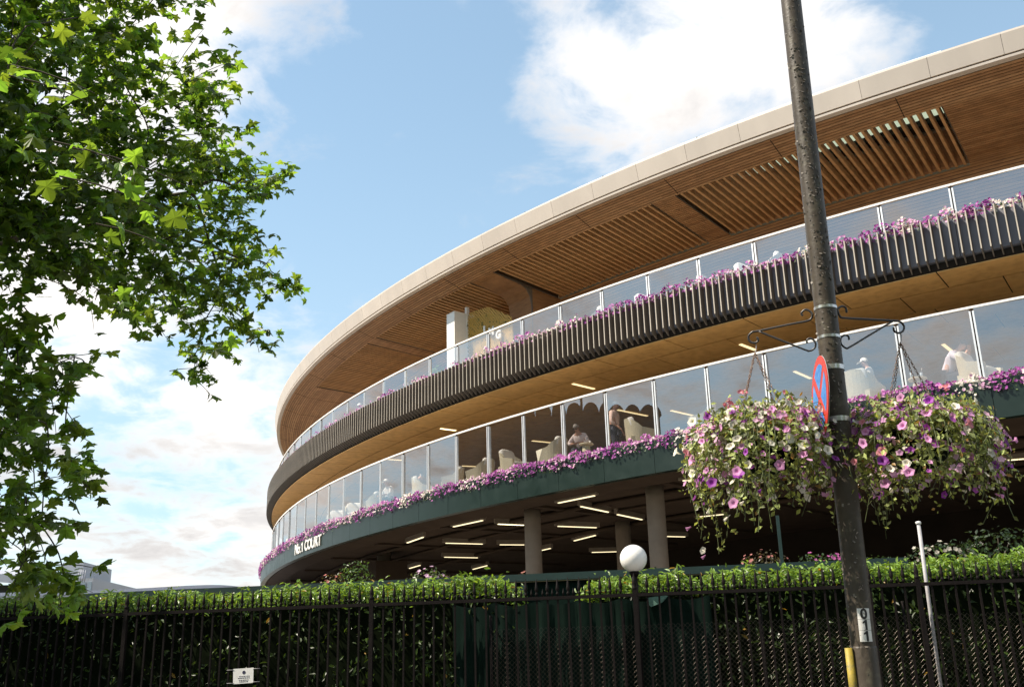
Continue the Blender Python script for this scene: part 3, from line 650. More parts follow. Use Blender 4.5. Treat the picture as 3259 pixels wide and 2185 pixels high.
# ============================================================== flower rows (petunias)
def flower_tpl(n=5, cup=0.25):
    v = [(0, 0, 0)]
    for i in range(n * 2):
        a = math.pi * i / n; r = 1.0 if i % 2 == 0 else 0.72
        v.append((r * math.cos(a), r * math.sin(a), cup * r))
    return v, [(0, 1 + i, 1 + (i + 1) % (2 * n)) for i in range(2 * n)]
FT5 = flower_tpl()
LEAF4 = ([(0, 0, 0), (0.5, 0.28, 0.06), (1.05, 0, -0.05), (0.5, -0.28, 0.06), (0.5, 0, -0.02)], [(0, 3, 4), (3, 2, 4), (2, 1, 4), (1, 0, 4)])
def row(name, label, R0, R1, z0, z1, per_m, ka, kb, spill, fsize, dens):
    N_ = int(per_m * (kb - ka) * DT * 58.7); kk = nr.uniform(ka, kb, N_); t = TC - DT * kk
    keep = nr.uniform(0, 1, N_) < dens(kk); kk, t = kk[keep], t[keep]; N_ = len(t)
    u = nr.uniform(0, 1, N_); R = R0 + (R1 - R0) * u
    lump = 0.5 + 0.3 * np.sin(kk * 9.1 + 2 * np.sin(kk * 3.7)) + 0.2 * np.sin(kk * 21.3 + np.sin(kk * 5.0))
    z = z0 + (z1 - z0) * (1 - (2 * u - 1)**2 * 0.45) * (0.45 + 0.6 * lump) * nr.uniform(0.55, 1, N_)
    sp = (u > 0.72) & (nr.uniform(0, 1, N_) < 0.8); z = np.where(sp, z0 + nr.uniform(-1, 0.6, N_) * spill * (0.35 + 0.9 * lump), z)
    P = np.stack([CX + R * np.cos(t), CY + R * np.sin(t), z], 1)
    nv = np.stack([np.cos(t), np.sin(t), np.full(N_, 0.45)], 1) + nr.normal(0, 0.45, (N_, 3))
    FRM = rot_frames(N_, nv, nr.uniform(0, 6.28, N_))
    isl = nr.uniform(0, 1, N_) < 0.40
    pid = np.floor(kk * 4.3 + 0.8 * np.sin(kk * 3.1) + nr.normal(0, 0.16, N_)).astype(int) % 997; ptone = nr.normal(-0.05, 0.75, 997)
    patch = ptone[pid] + nr.normal(0, 0.42, N_)
    pal = np.array([(0.27, 0.035, 0.25), (0.44, 0.10, 0.39), (0.70, 0.38, 0.57), (0.82, 0.74, 0.66)])
    ci = np.digitize(patch, [-0.55, 0.2, 0.75]); cols = pal[ci] * nr.uniform(0.75, 1.2, (N_, 1))
    a = ~isl
    me1 = scatter(*FT5, P[a], FRM[a], nr.uniform(0.8, 1.2, a.sum()) * fsize, cols[a], M['petals'], name)
    lc = np.array((0.06, 0.11, 0.025)) * nr.uniform(0.6, 1.4, (isl.sum(), 1))
    P2 = P[isl].copy(); P2[:, 2] -= 0.03
    me2 = scatter(*LEAF4, P2, FRM[isl], nr.uniform(0.9, 1.4, isl.sum()) * fsize * 1.3, lc, M['basketleaf'], 'greenery')
    o = link(name, me1, None, label=label, cat='flowers', kind='stuff')
    link('greenery', me2, o, kind='stuff'); return o
row('petunia_row', 'purple, pink and white petunias spilling over the green fascia', 58.60, 59.16, 7.68, 8.02, 340, -3, 34, 0.20, 0.040, lambda k: np.ones_like(k))
row('petunia_row', 'purple and white petunias behind the upper balcony fins', 58.46, 58.84, 11.86, 12.28, 210, -3, 33, 0.06, 0.042, lambda k: np.where(k < 9, 1.0, np.where(np.sin(k * 4.1) > -0.2, 0.62, 0.12)))

# ============================================================== terrace furniture and people
def place(o, R, t, z, face):     # face: heading relative to the outward direction
    o.location = pol(R, t, z); o.rotation_euler = (0, 0, t + face - math.pi / 2)
def armchair(kind='wicker'):
    """tub chair facing +y"""
    root = bpy.data.objects.new('armchair', None); COL.objects.link(root)
    m = M['wicker'] if kind == 'wicker' else M['cushion']
    mb = MB(); n = 14; out = []; inn = []
    for i in range(n + 1):
        a = math.pi + math.pi * i / n   # left arm round the back to the right arm
        x, y = 0.40 * math.cos(a), 0.40 * math.sin(a) * 0.9
        h = 0.58 + 0.30 * max(0, -math.sin(a)) ** 0.8
        out.append((x, y, h)); inn.append((x * 0.80, y * 0.80, h - 0.01))
    front_o = [(-0.40, 0.34, 0.50), (0.40, 0.34, 0.50)]; front_i = [(-0.32, 0.34, 0.49), (0.32, 0.34, 0.49)]
    out = [front_o[0]] + out + [front_o[1]]; inn = [front_i[0]] + inn + [front_i[1]]
    k = len(out); vs = []
    for (x, y, h) in out: vs += [(x * 0.90, y * 0.92, 0.08), (x * 1.04, y * 1.04, h)]
    for (x, y, h) in inn: vs += [(x, y, 0.30), (x, y, h)]
    fs = []
    for i in range(k - 1):
        fs += [(2 * i, 2 * i + 2, 2 * i + 3, 2 * i + 1), (2 * i + 1, 2 * i + 3, 2 * k + 2 * i + 3, 2 * k + 2 * i + 1), (2 * k + 2 * i, 2 * k + 2 * i + 1, 2 * k + 2 * i + 3, 2 * k + 2 * i + 2)]
    fs += [(0, 1, 2 * k + 1, 2 * k), (2 * k - 2, 4 * k - 2, 4 * k - 1, 2 * k - 1)]
    mb.add(vs, fs); mb.build('tub_shell', m, root, True)
    MB().box(-0.33, 0.33, -0.28, 0.36, 0.10, 0.34).build('seat_base', m, root, True)
    def cush(name, c, sx, sy, sz, tilt=0):
        b = MB(); n1_, n2_ = 10, 6; vs = []
        for i in range(n2_ + 1):
            ph = -math.pi / 2 + math.pi * i / n2_
            for j in range(n1_ * 2):
                th = math.pi * j / n1_
                f = lambda q: math.copysign(abs(q) ** 0.5, q)
                x, y, z = sx * f(math.cos(ph)) * f(math.cos(th)), sy * f(math.cos(ph)) * f(math.sin(th)), sz * f(math.sin(ph))
                y, z = y * math.cos(tilt) - z * math.sin(tilt), y * math.sin(tilt) + z * math.cos(tilt)
                vs.append((c[0] + x, c[1] + y, c[2] + z))
        w = n1_ * 2; fs = [(i * w + j, i * w + (j + 1) % w, (i + 1) * w + (j + 1) % w, (i + 1) * w + j) for i in range(n2_) for j in range(w)]
        b.add(vs, fs, True); b.build(name, M['cushion'], root, True)
    cush('seat_cushion', (0, 0.04, 0.40), 0.30, 0.31, 0.07)
    cush('back_cushion', (0, -0.20, 0.68), 0.31, 0.09, 0.24, 0.25)
    for x in (-0.27, 0.27):
        for y in (-0.22, 0.28): MB().box(x - 0.02, x + 0.02, y - 0.02, y + 0.02, 0, 0.10).build('leg', m, root, True)
    return root
def copy_tree(o, parent=None):
    c = o.copy(); COL.objects.link(c); c.parent = parent
    for ch in list(o.children): copy_tree(ch, c)
    return c
ch0 = armchair(); used = [False]
def chair_at(px, R, face, z, label, group, cat='armchair', py=1450):
    o = ch0 if not used[0] else copy_tree(ch0); used[0] = True; o.scale = (1.12, 1.12, 1.06)
    t = theta(px, py, R); place(o, R, t, z, face); finish(o, label, cat, group); return o
ZL = 7.84
G_L = 'cream wicker armchairs on the lower terrace'
chair_at(1765, 58.0, -1.3, ZL, 'cream wicker armchair back-to-back beside the man in sunglasses', G_L)
chair_at(1632, 58.0, 1.7, ZL, 'cream wicker armchair shown side-on behind a dark glass pane', G_L, py=1480)
chair_at(1535, 57.8, -1.2, ZL, 'cream wicker armchair half hidden by flowers behind a dark pane', G_L, py=1490)
chair_at(2035, 57.95, 2.4, ZL, 'cream wicker armchair in front of the standing person in salmon', G_L, py=1390)
chair_at(2235, 57.9, -1.0, ZL, 'cream wicker armchair beside the trailing hanging basket', G_L, py=1350)
chair_at(1440, 57.9, -0.6, ZL, 'cream wicker armchair behind a bright cloud-reflecting pane', G_L, py=1500)
chair_at(1345, 57.85, 2.6, ZL, 'cream wicker armchair next to the person in white', G_L, py=1530)
chair_at(1195, 57.9, -1.2, ZL, 'cream wicker armchair facing the seated person with the cap', G_L, py=1590)
for px in (1128, 1074): chair_at(px, 57.8, 1.2, ZL, 'cream wicker armchair low behind blue sky-reflecting panes', 'cream wicker armchairs behind the blue panes', py=1640)
chair_at(2740, 58.0, 3.0, ZL, 'cream wicker armchair holding the man in a white cap', G_L, py=1240)
chair_at(3110, 57.85, 1.3, ZL, 'large cream wicker armchair of the man in the lilac shirt', G_L, py=1180).scale = (1.15, 1.15, 1.1)
chair_at(2615, 57.3, -0.8, ZL, 'cream wicker armchair partly behind the lamp post', G_L, py=1280)
def side_table(px, py, R, z, label):
    p = pol(R, theta(px, py, R), z); e = empty('side_table', p, label, 'table')
    MB().lathe(p + (0, 0, 0.50), [(0.21, 0), (0.225, 0.015), (0.225, 0.035), (0.21, 0.045)], 16).build('table_top', M['wicker'], e)
    MB().lathe(p, [(0.17, 0), (0.15, 0.1), (0.12, 0.49)], 14).build('base', M['wicker'], e); return p + (0, 0, 0.546)
tp = side_table(2925, 1240, 57.9, ZL, 'low wicker table with two blue cups')
for i, dx in enumerate((-0.12, 0.12)):
    e = empty('drink_cup', tp + (dx, 0.02, 0), 'pale blue cup with a straw on the low wicker table', 'cup', 'cups on the wicker table')
    MB().lathe(tp + (dx, 0.02, 0), [(0.032, 0), (0.044, 0.15), (0.040, 0.15), (0.03, 0.02)], 10).build('cup', mat('pale_blue_cup', (0.45, 0.55, 0.66), 0.4, 0.05), e)
    MB().tube([tp + (dx, 0.02, 0.02), tp + (dx + 0.03, 0.02, 0.26)], 0.005, 6).build('straw', M['plate'], e)
tp2 = side_table(1868, 1460, 58.0, ZL, 'small wicker table in front of the man in sunglasses')
MB().lathe(tp2 + (0.12, 0, 0), [(0.03, 0), (0.04, 0.09), (0.035, 0.09), (0.027, 0.01)], 10).build('coffee_cup', M['plate'], label='small white cup beside the hands of the man in sunglasses', cat='cup')

def skin_mesh(name, J, E, rad, m, root=0, sub=2):
    me = bpy.data.meshes.new(name); me.from_pydata([tuple(map(float, j)) for j in J], E, []); me.update()
    o = bpy.data.objects.new(name, me); COL.objects.link(o)
    sk = o.modifiers.new('skin', 'SKIN'); sk.use_smooth_shade = True
    sv = me.skin_vertices[0].data
    for i, r in enumerate(rad): sv[i].radius = (r, r) if not hasattr(r, '__len__') else r; sv[i].use_root = (i == root)
    ss = o.modifiers.new('sub', 'SUBSURF'); ss.levels = sub; ss.render_levels = sub
    dg = bpy.context.evaluated_depsgraph_get(); dg.update()
    out = bpy.data.meshes.new_from_object(o.evaluated_get(dg)); out.name = name
    bpy.data.objects.remove(o); out.materials.clear(); out.materials.append(m); return out
def person(label, R, t, z, face, hip, chest, neck, head, arms, legs, shirt, hair, glasses=False, cap=False, scale=1.0):
    """joints in local metres: x right, y forward, z up; arms / legs are lists of [shoulder, elbow, wrist] and [hip, knee, ankle, toe]"""
    root = empty('person', (0, 0, 0), label, 'person'); place(root, R, t, z, face); root.scale = (scale,) * 3
    hip, chest, neck, head = (np.array(q, float) for q in (hip, chest, neck, head))
    hd = (head - neck) / np.linalg.norm(head - neck); fwd_ = np.array([0, 1.0, 0]) - hd * hd[1]; fwd_ /= np.linalg.norm(fwd_)
    J = [hip, (hip + chest) / 2, chest, neck, neck + hd * 0.06, head, head + hd * 0.09, head + fwd_ * 0.10 - hd * 0.02]
    rad = [0.15, 0.145, 0.155, 0.07, 0.06, 0.088, 0.082, 0.022]; E = [(0, 1), (1, 2), (2, 3), (3, 4), (4, 5), (5, 6), (5, 7)]
    for s, (sh, el, wr) in zip((-1, 1), arms):
        sh, el, wr = map(np.array, (sh, el, wr)); b = len(J); d = (wr - el) / np.linalg.norm(wr - el); hand = wr + d * 0.08
        J += [sh, el, wr, hand]; rad += [0.06, 0.045, 0.030, 0.036]; E += [(2, b), (b, b + 1), (b + 1, b + 2), (b + 2, b + 3)]
        sd = np.cross(d, [0, 0, 1.0]); sd = sd / (np.linalg.norm(sd) + 1e-6); dn = np.cross(sd, d)
        for q in range(4):
            k = len(J); off = sd * (q - 1.5) * 0.022; ln = (0.055, 0.07, 0.065, 0.05)[q]
            J += [hand + off + d * 0.04, hand + off + d * (0.04 + ln * 0.7) - dn * 0.02]; rad += [0.0095, 0.008]; E += [(b + 3, k), (k, k + 1)]
        k = len(J); J += [wr + d * 0.05 + sd * 0.045 * s]; rad += [0.011]; E += [(b + 2, k)]
    for lg in legs:
        lg = [np.array(q, float) for q in lg]; b = len(J); J += lg; rad += [0.10, 0.068, 0.045, 0.04]; E += [(0, b), (b, b + 1), (b + 1, b + 2), (b + 2, b + 3)]
    link('body', skin_mesh('body', J, E, rad, M['skin']), root, True)
    J2 = [hip + (0, 0, -0.02), (hip + chest) / 2, chest, neck - (neck - chest) * 0.2]; r2 = [0.175, 0.165, 0.18, 0.095]; E2 = [(0, 1), (1, 2), (2, 3)]
    for (sh, el, wr) in arms:
        sh, el, wr = map(np.array, (sh, el, wr)); b = len(J2); J2 += [sh, el, el + (wr - el) * 0.55]; r2 += [0.085, 0.065, 0.05]; E2 += [(2, b), (b, b + 1), (b + 1, b + 2)]
    link('shirt', skin_mesh('shirt', J2, E2, r2, shirt), root, True)
    J3 = [hip + (0, 0, -0.03)]; r3 = [0.175]; E3 = []
    for lg in legs:
        b = len(J3); J3 += [np.array(q, float) for q in lg[:3]]; r3 += [0.12, 0.085, 0.07]; E3 += [(0, b), (b, b + 1), (b + 1, b + 2)]
    link('trousers', skin_mesh('trousers', J3, E3, r3, M['trouser']), root, True)
    # hair (or cap) as a shell over crown and back of the head
    hb = MB(); X = np.cross(fwd_, hd); n1_, n2_ = 12, 6; c = head + hd * 0.045 - fwd_ * 0.006; vs = []
    for i in range(n2_ + 1):
        ph = math.pi / 2 * i / n2_ * 1.12
        for j in range(n1_):
            a = 2 * math.pi * j / n1_; fr = math.sin(a); lim = 1.0 if fr < 0.2 else 0.72
            vs.append(c + 0.098 * (math.cos(ph * lim) * hd * 1.05 + math.sin(ph * lim) * (math.cos(a) * X + math.sin(a) * fwd_ * 1.06)))
    hb.add(vs, [(i * n1_ + j, i * n1_ + (j + 1) % n1_, (i + 1) * n1_ + (j + 1) % n1_, (i + 1) * n1_ + j) for i in range(n2_) for j in range(n1_)], True)
    if cap: hb.obox(head + hd * 0.065 + fwd_ * 0.13, X * 0.065, fwd_ * 0.05, hd * 0.006)
    hb.build('cap' if cap else 'hair', M['cushion'] if cap else hair, root, True)
    if glasses:
        g = MB()
        for s in (-1, 1):
            g.obox(head + hd * 0.02 + fwd_ * 0.088 + X * 0.034 * s, X * 0.028, fwd_ * 0.008, hd * 0.019)
            g.obox(head + hd * 0.03 + fwd_ * 0.03 + X * 0.088 * s, X * 0.003, fwd_ * 0.06, hd * 0.005)
        g.build('sunglasses', M['ink'], root, True)
    return root
sit_legs = [[(-0.10, 0.08, 0.47), (-0.14, 0.46, 0.50), (-0.14, 0.48, 0.09), (-0.14, 0.62, 0.05)], [(0.10, 0.08, 0.47), (0.14, 0.46, 0.50), (0.14, 0.48, 0.09), (0.14, 0.62, 0.05)]]
person('seated man in sunglasses and pale pink shirt leaning forward', 57.6, theta(1858, 1420, 57.6), ZL - 0.05, 0.25, (0, 0, 0.50), (0, 0.26, 0.86), (0, 0.36, 1.02), (0, 0.44, 1.13),
       [[(-0.19, 0.26, 0.92), (-0.34, 0.34, 0.70), (-0.10, 0.52, 0.66)], [(0.19, 0.26, 0.92), (0.34, 0.34, 0.70), (0.08, 0.52, 0.64)]], sit_legs, M['shirt_pink'], M['hairgrey'], True)
person('standing person in a salmon shirt behind a pane', 57.6, theta(1955, 1370, 57.6), ZL - 0.03, 1.9, (0, 0, 0.95), (0, 0.02, 1.36), (0, 0.03, 1.52), (0, 0.08, 1.66),
       [[(-0.2, 0.02, 1.42), (-0.27, 0.0, 1.12), (-0.22, 0.16, 0.9)], [(0.2, 0.02, 1.42), (0.27, 0.02, 1.12), (0.2, 0.2, 0.95)]],
       [[(-0.09, 0, 0.9), (-0.1, 0.03, 0.5), (-0.1, 0, 0.09), (-0.1, 0.14, 0.04)], [(0.09, 0, 0.9), (0.1, 0.03, 0.5), (0.1, 0, 0.09), (0.1, 0.14, 0.04)]], M['shirt_salmon'], M['hairgrey'])
person('man in a lilac shirt leaning forward, hand at his mouth', 57.55, theta(3010, 1190, 57.55), ZL, 1.45, (0, 0, 0.52), (0, 0.24, 0.92), (0, 0.36, 1.08), (0, 0.47, 1.18),
       [[(-0.19, 0.26, 0.98), (-0.22, 0.50, 0.78), (-0.06, 0.58, 1.03)], [(0.19, 0.26, 0.98), (0.22, 0.48, 0.76), (0.05, 0.56, 1.00)]], sit_legs, M['shirt_lilac'], M['hair'], scale=1.05)
person('man in a white cap and striped white shirt sitting back', 57.8, theta(2755, 1215, 57.8), ZL, -1.0, (0, -0.04, 0.50), (0, -0.10, 0.92), (0, -0.09, 1.08), (0, -0.04, 1.21),
       [[(-0.19, -0.08, 0.98), (-0.27, 0.0, 0.72), (-0.2, 0.24, 0.66)], [(0.19, -0.08, 0.98), (0.27, 0.0, 0.72), (0.2, 0.24, 0.66)]], sit_legs, M['shirt_white'], M['hair'], cap=True)
person('seated person with a pale cap at a far lower table', 57.7, theta(1243, 1570, 57.7), ZL, 0.1, (0, 0, 0.50), (0, 0.10, 0.92), (0, 0.14, 1.08), (0, 0.20, 1.20),
       [[(-0.19, 0.10, 0.98), (-0.28, 0.2, 0.74), (-0.16, 0.42, 0.68)], [(0.19, 0.10, 0.98), (0.28, 0.2, 0.74), (0.16, 0.42, 0.68)]], sit_legs, M['shirt_white'], M['hair'], cap=True)
person('person in white seen from behind at a cloud-reflecting pane', 57.6, theta(1320, 1530, 57.6), ZL, 2.6, (0, 0, 0.50), (0, 0.08, 0.92), (0, 0.13, 1.06), (0, 0.22, 1.13),
       [[(-0.19, 0.10, 0.98), (-0.28, 0.2, 0.74), (-0.16, 0.42, 0.68)], [(0.19, 0.10, 0.98), (0.28, 0.2, 0.74), (0.16, 0.42, 0.68)]], sit_legs, M['shirt_white'], M['hairgrey'])

# --- upper terrace: white chairs, box, trellis screen with letters, shrubs
wc = armchair('white'); wused = [False]
ZU = 11.51
def wchair(px, py, R, face, label, sc=1.15):
    o = wc if not wused[0] else copy_tree(wc); wused[0] = True
    place(o, R, theta(px, py, R), ZU, face); o.scale = (sc, sc, sc * 1.12); finish(o, label, 'chair', 'white chairs on the upper terrace')
wchair(1890, 970, 57.7, -1.2, 'white armchair behind upper balcony glass near the curved rib')
wchair(2065, 920, 57.6, 1.4, 'white armchair behind upper balcony glass, second from the curved rib')
wchair(2200, 870, 57.7, -1.2, 'white armchair behind upper glass, third from the curved rib')
wchair(2385, 820, 57.6, 1.4, 'white armchair behind upper glass just past a mullion by the lamp post')
wchair(2440, 810, 57.7, -1.2, 'white armchair behind upper glass beside the lamp post')
for px, py in ((1263, 1215), (1060, 1325)): wchair(px, py, 57.7, 0.5, 'white armchair at the far bend of the upper balcony')
person('person in a white hat at the far bend of the upper balcony', 57.7, theta(1150, 1270, 57.7), ZU, 0.6, (0, 0, 0.55), (0, 0.05, 0.98), (0, 0.07, 1.14), (0, 0.11, 1.27),
       [[(-0.19, 0.05, 1.04), (-0.28, 0.15, 0.8), (-0.16, 0.35, 0.7)], [(0.19, 0.05, 1.04), (0.28, 0.15, 0.8), (0.16, 0.35, 0.7)]], sit_legs, M['shirt_white'], M['hair'], cap=True)
tb0, tb1 = theta(1422, 1080, 57.5), theta(1447, 1070, 57.5)
zb_ = at_R(1445, 992, 57.5)[2]
o_, t_, _ = frame(tb0); c0 = pol(57.5, tb0, 0)
wb = empty('white_cabinet', pol(57.2, tb0, ZU), 'tall plain white box standing on the upper terrace', 'cabinet')
cb = pol(57.5, (tb0 + tb1) / 2, (ZU + zb_) / 2)
MB().obox(cb - o_ * 0.45, o_ * 0.45, t_ * abs(tb1 - tb0) * 57.5 / 2, (0, 0, (zb_ - ZU) / 2)).build('box_body', M['white_metal'], wb)
MB().obox(cb - o_ * 0.45 + (0, 0, (zb_ - ZU) / 2 + 0.012), o_ * 0.46, t_ * (abs(tb1 - tb0) * 57.5 / 2 + 0.01), (0, 0, 0.012)).build('box_lid', M['white_metal'], wb)
# trellis screen: a post, a wavy-topped diagonal lattice and pale letters
pT = pol(56.9, theta(1487, 1040, 56.9), ZU); qT = pol(56.9, theta(1628, 1000, 56.9), ZU); dT = (qT - pT); LT = np.linalg.norm(dT); dT /= LT; nT = np.array([dT[1], -dT[0], 0]); nT = nT if np.dot(nT, O3 - pT) > 0 else -nT
zpost = at_plane(1487, 978, pT, nT)[2]; zmin = at_plane(1520, 985, pT, nT)[2]; zmax = at_plane(1560, 973, pT, nT)[2]; zend = at_plane(1620, 1010, pT, nT)[2]
tr_ = empty('trellis_screen', pT, 'amber-lit diagonal trellis screen with climbing leaves and pale letters', 'trellis')
MB().obox(pT + (0, 0, (zpost - ZU) / 2), dT * 0.06, nT * 0.06, (0, 0, (zpost - ZU) / 2)).build('post', M['white_metal'], tr_)
def ztop(u): return float(np.interp(u, [0, 0.2, 0.5, 0.75, 1.0], [zmin + 0.05, zmin, zmax, (zmax + zend) / 2, zend]))
lat = MB()
for sgn in (-1, 1):
    for c0_ in np.arange(-3.0, 3.0 + LT, 0.13):
        seg = []
        for s in np.arange(0, LT + 0.01, 0.02):
            z = ZU + (s - c0_) * sgn + (0 if sgn > 0 else 1.2)
            if ZU < z < ztop(s / LT): seg.append((s, z))
        if len(seg) > 1:
            a_, b_ = seg[0], seg[-1]; A_ = pT + dT * a_[0] + (0, 0, a_[1] - ZU); B_ = pT + dT * b_[0] + (0, 0, b_[1] - ZU)
            lat.obox((A_ + B_) / 2 + nT * 0.008 * sgn, (B_ - A_) / 2, np.cross(nT, (B_ - A_) / np.linalg.norm(B_ - A_)) * 0.016, nT * 0.006)
lat.build('lattice', mat('amber_lit_lattice', (0.62, 0.40, 0.10), 0.6, 0.2, 8), tr_, kind='stuff')  # amber light put into the lattice colour, no lamp stands here
bk = MB(); us = np.linspace(0, 1, 16)
bk.add([pT + dT * LT * u - nT * 0.06 for u in us] + [pT + dT * LT * u - nT * 0.06 + (0, 0, (ztop(u) - ZU) * 0.93) for u in us], [(i, i + 1, 17 + i, 16 + i) for i in range(15)])
bk.build('backboard', mat('amber_lit_board', (0.62, 0.36, 0.05), 0.7, 0.4, 8), tr_)  # board tinted amber in place of light falling on it
NL = 260; uu = nr.uniform(0, 1, NL); P = pT[None] + dT[None] * (uu * LT)[:, None] + nT[None] * 0.05; P[:, 2] += np.array([(ztop(u) - ZU) * nr.uniform(0.1, 0.9) for u in uu])
link('climber_leaves', scatter(*LEAF4, P, rot_frames(NL, np.tile(nT, (NL, 1)) + nr.normal(0, 0.5, (NL, 3)), nr.uniform(0, 6, NL)), nr.uniform(0.05, 0.1, NL), np.array([(0.05, 0.09, 0.03)]) * nr.uniform(0.5, 1.6, (NL, 1)), M['hedgeleaf'], 'climber_leaves'), tr_, kind='stuff')
for ch, px, py in (('I', 1542, 1062), ('M', 1564, 1066), ('G', 1587, 1076)):
    me, _ = glyph(ch, 0.42, M['white_metal'], 0.02, 0.018); Pp = at_plane(px, py, pT + nT * 0.10, nT)
    o = link('letter', me, tr_); X = dT if np.dot(np.cross(dT, [0, 0, 1]), nT) > 0 else -dT
    o.matrix_basis = Matrix(((X[0], 0, nT[0], Pp[0]), (X[1], 0, nT[1], Pp[1]), (0, 1, 0, Pp[2]), (0, 0, 0, 1)))
def shrub(name, label, c, rx, rz, n, size, col, mname='hedgeleaf', cat='shrub', flowers=None, stems=True):
    e = empty(name, (c[0], c[1], c[2]), label, cat)
    d = nr.normal(0, 1, (n, 3)); d /= np.linalg.norm(d, axis=1, keepdims=True); r = nr.uniform(0.35, 1, n) ** 0.6
    P = np.array(c)[None] + np.stack([d[:, 0] * r * rx, d[:, 1] * r * rx, rz + d[:, 2] * r * rz], 1)
    link('foliage', scatter(*LEAF4, P, rot_frames(n, d + nr.normal(0, 0.6, (n, 3)) + (0, 0, 0.4), nr.uniform(0, 6.28, n)), nr.uniform(0.7, 1.3, n) * size, np.array([col]) * nr.uniform(0.6, 1.5, (n, 1)), M[mname], 'foliage'), e, kind='stuff')
    if stems:
        mb = MB()
        for i in range(7):
            q = P[rnd.randrange(n)]; mb.tube([c, (np.array(c) + q) / 2 + (0, 0, 0.05 * rz), q], [0.012, 0.009, 0.004], 5)
        mb.build('stem', M['bark'], e)
    if flowers:
        k = max(6, n // 6); idx = nr.integers(0, n, k); Pf = P[idx] + d[idx] * 0.03
        link('flowers', scatter(*FT5, Pf, rot_frames(k, d[idx] + (0, -0.6, 0.5), nr.uniform(0, 6, k)), nr.uniform(0.7, 1.3, k) * size * 0.55, np.array([flowers]) * nr.uniform(0.7, 1.3, (k, 1)), M['petals'], 'flowers'), e, kind='stuff')
    return e
c = pol(57.4, theta(1395, 1100, 57.4), ZU); shrub('potted_shrub', 'leafy green shrub rising beside the tall white box', c, 0.42, 0.78, 260, 0.15, (0.11, 0.18, 0.05))
c = pol(57.3, theta(1520, 1130, 57.3), ZU); shrub('flower_bush', 'bush with white flowers below the trellis screen', c, 0.6, 0.42, 300, 0.09, (0.10, 0.15, 0.06), flowers=(0.8, 0.78, 0.7))

# ============================================================== planter wall in front of the undercroft
PL = [at_y(780, 1866, 17.9), at_y(2842, 1775, 15.9)]
zPL = PL[0][2]; pa = PL[0]; pd = PL[1] - PL[0]; pd[2] = 0; pd /= np.linalg.norm(pd); pn = np.array([pd[1], -pd[0], 0]); Lp = np.dot(PL[1] - PL[0], pd)
slope = (PL[1][2] - PL[0][2]) / Lp
pw = empty('planter_wall', (pa[0], pa[1], 0), 'dark green planter wall with a top rail behind the hedge', 'planter')
def prl(s, o, z): return pa + pd * s - pn * o + (0, 0, z - pa[2])
def zt_(s): return pa[2] + slope * s
A_, B_ = prl(-3, 0, zt_(-3)), prl(Lp + 0.2, 0, zt_(Lp + 0.2))
MB().obox((A_ + B_) / 2 + (0, 0, -0.055), (B_ - A_) / 2, pn * 0.06, (0, 0, 0.055)).build('top_rail', M['greenpaint'], pw)
MB().obox((A_ + B_) / 2 - pn * 0.05 + (0, 0, -1.32), (B_ - A_) / 2, pn * 0.02, (0, 0, 1.2)).build('panel', M['cloth'], pw)
s = -2.6
while s < Lp + 0.3:
    q = prl(s, -0.01, zt_(s)); MB().obox((q[0], q[1], q[2] / 2 - 0.08), pd * 0.05, pn * 0.045, (0, 0, q[2] / 2 - 0.09)).build('post', M['greenpaint'], pw); s += 1.85
q = prl(Lp - 2.35, 0, 0); ztp = at_plane(2473, 1640, q, pn)[2]; qx = at_plane(2482, 1720, q, pn)
MB().obox((qx[0], qx[1], (2.9 + ztp) / 2), pd * 0.025, pn * 0.025, (0, 0, (ztp - 2.9) / 2)).build('tall_post', M['greenpaint'], pw)
bed = MB().obox(prl(Lp / 2, 1.3, zt_(Lp / 2) - 0.6), pd * (Lp / 2 + 6), pn * 1.2, (0, 0, 0.5)).build('planting_bed', M['soil'], None, kind='structure')
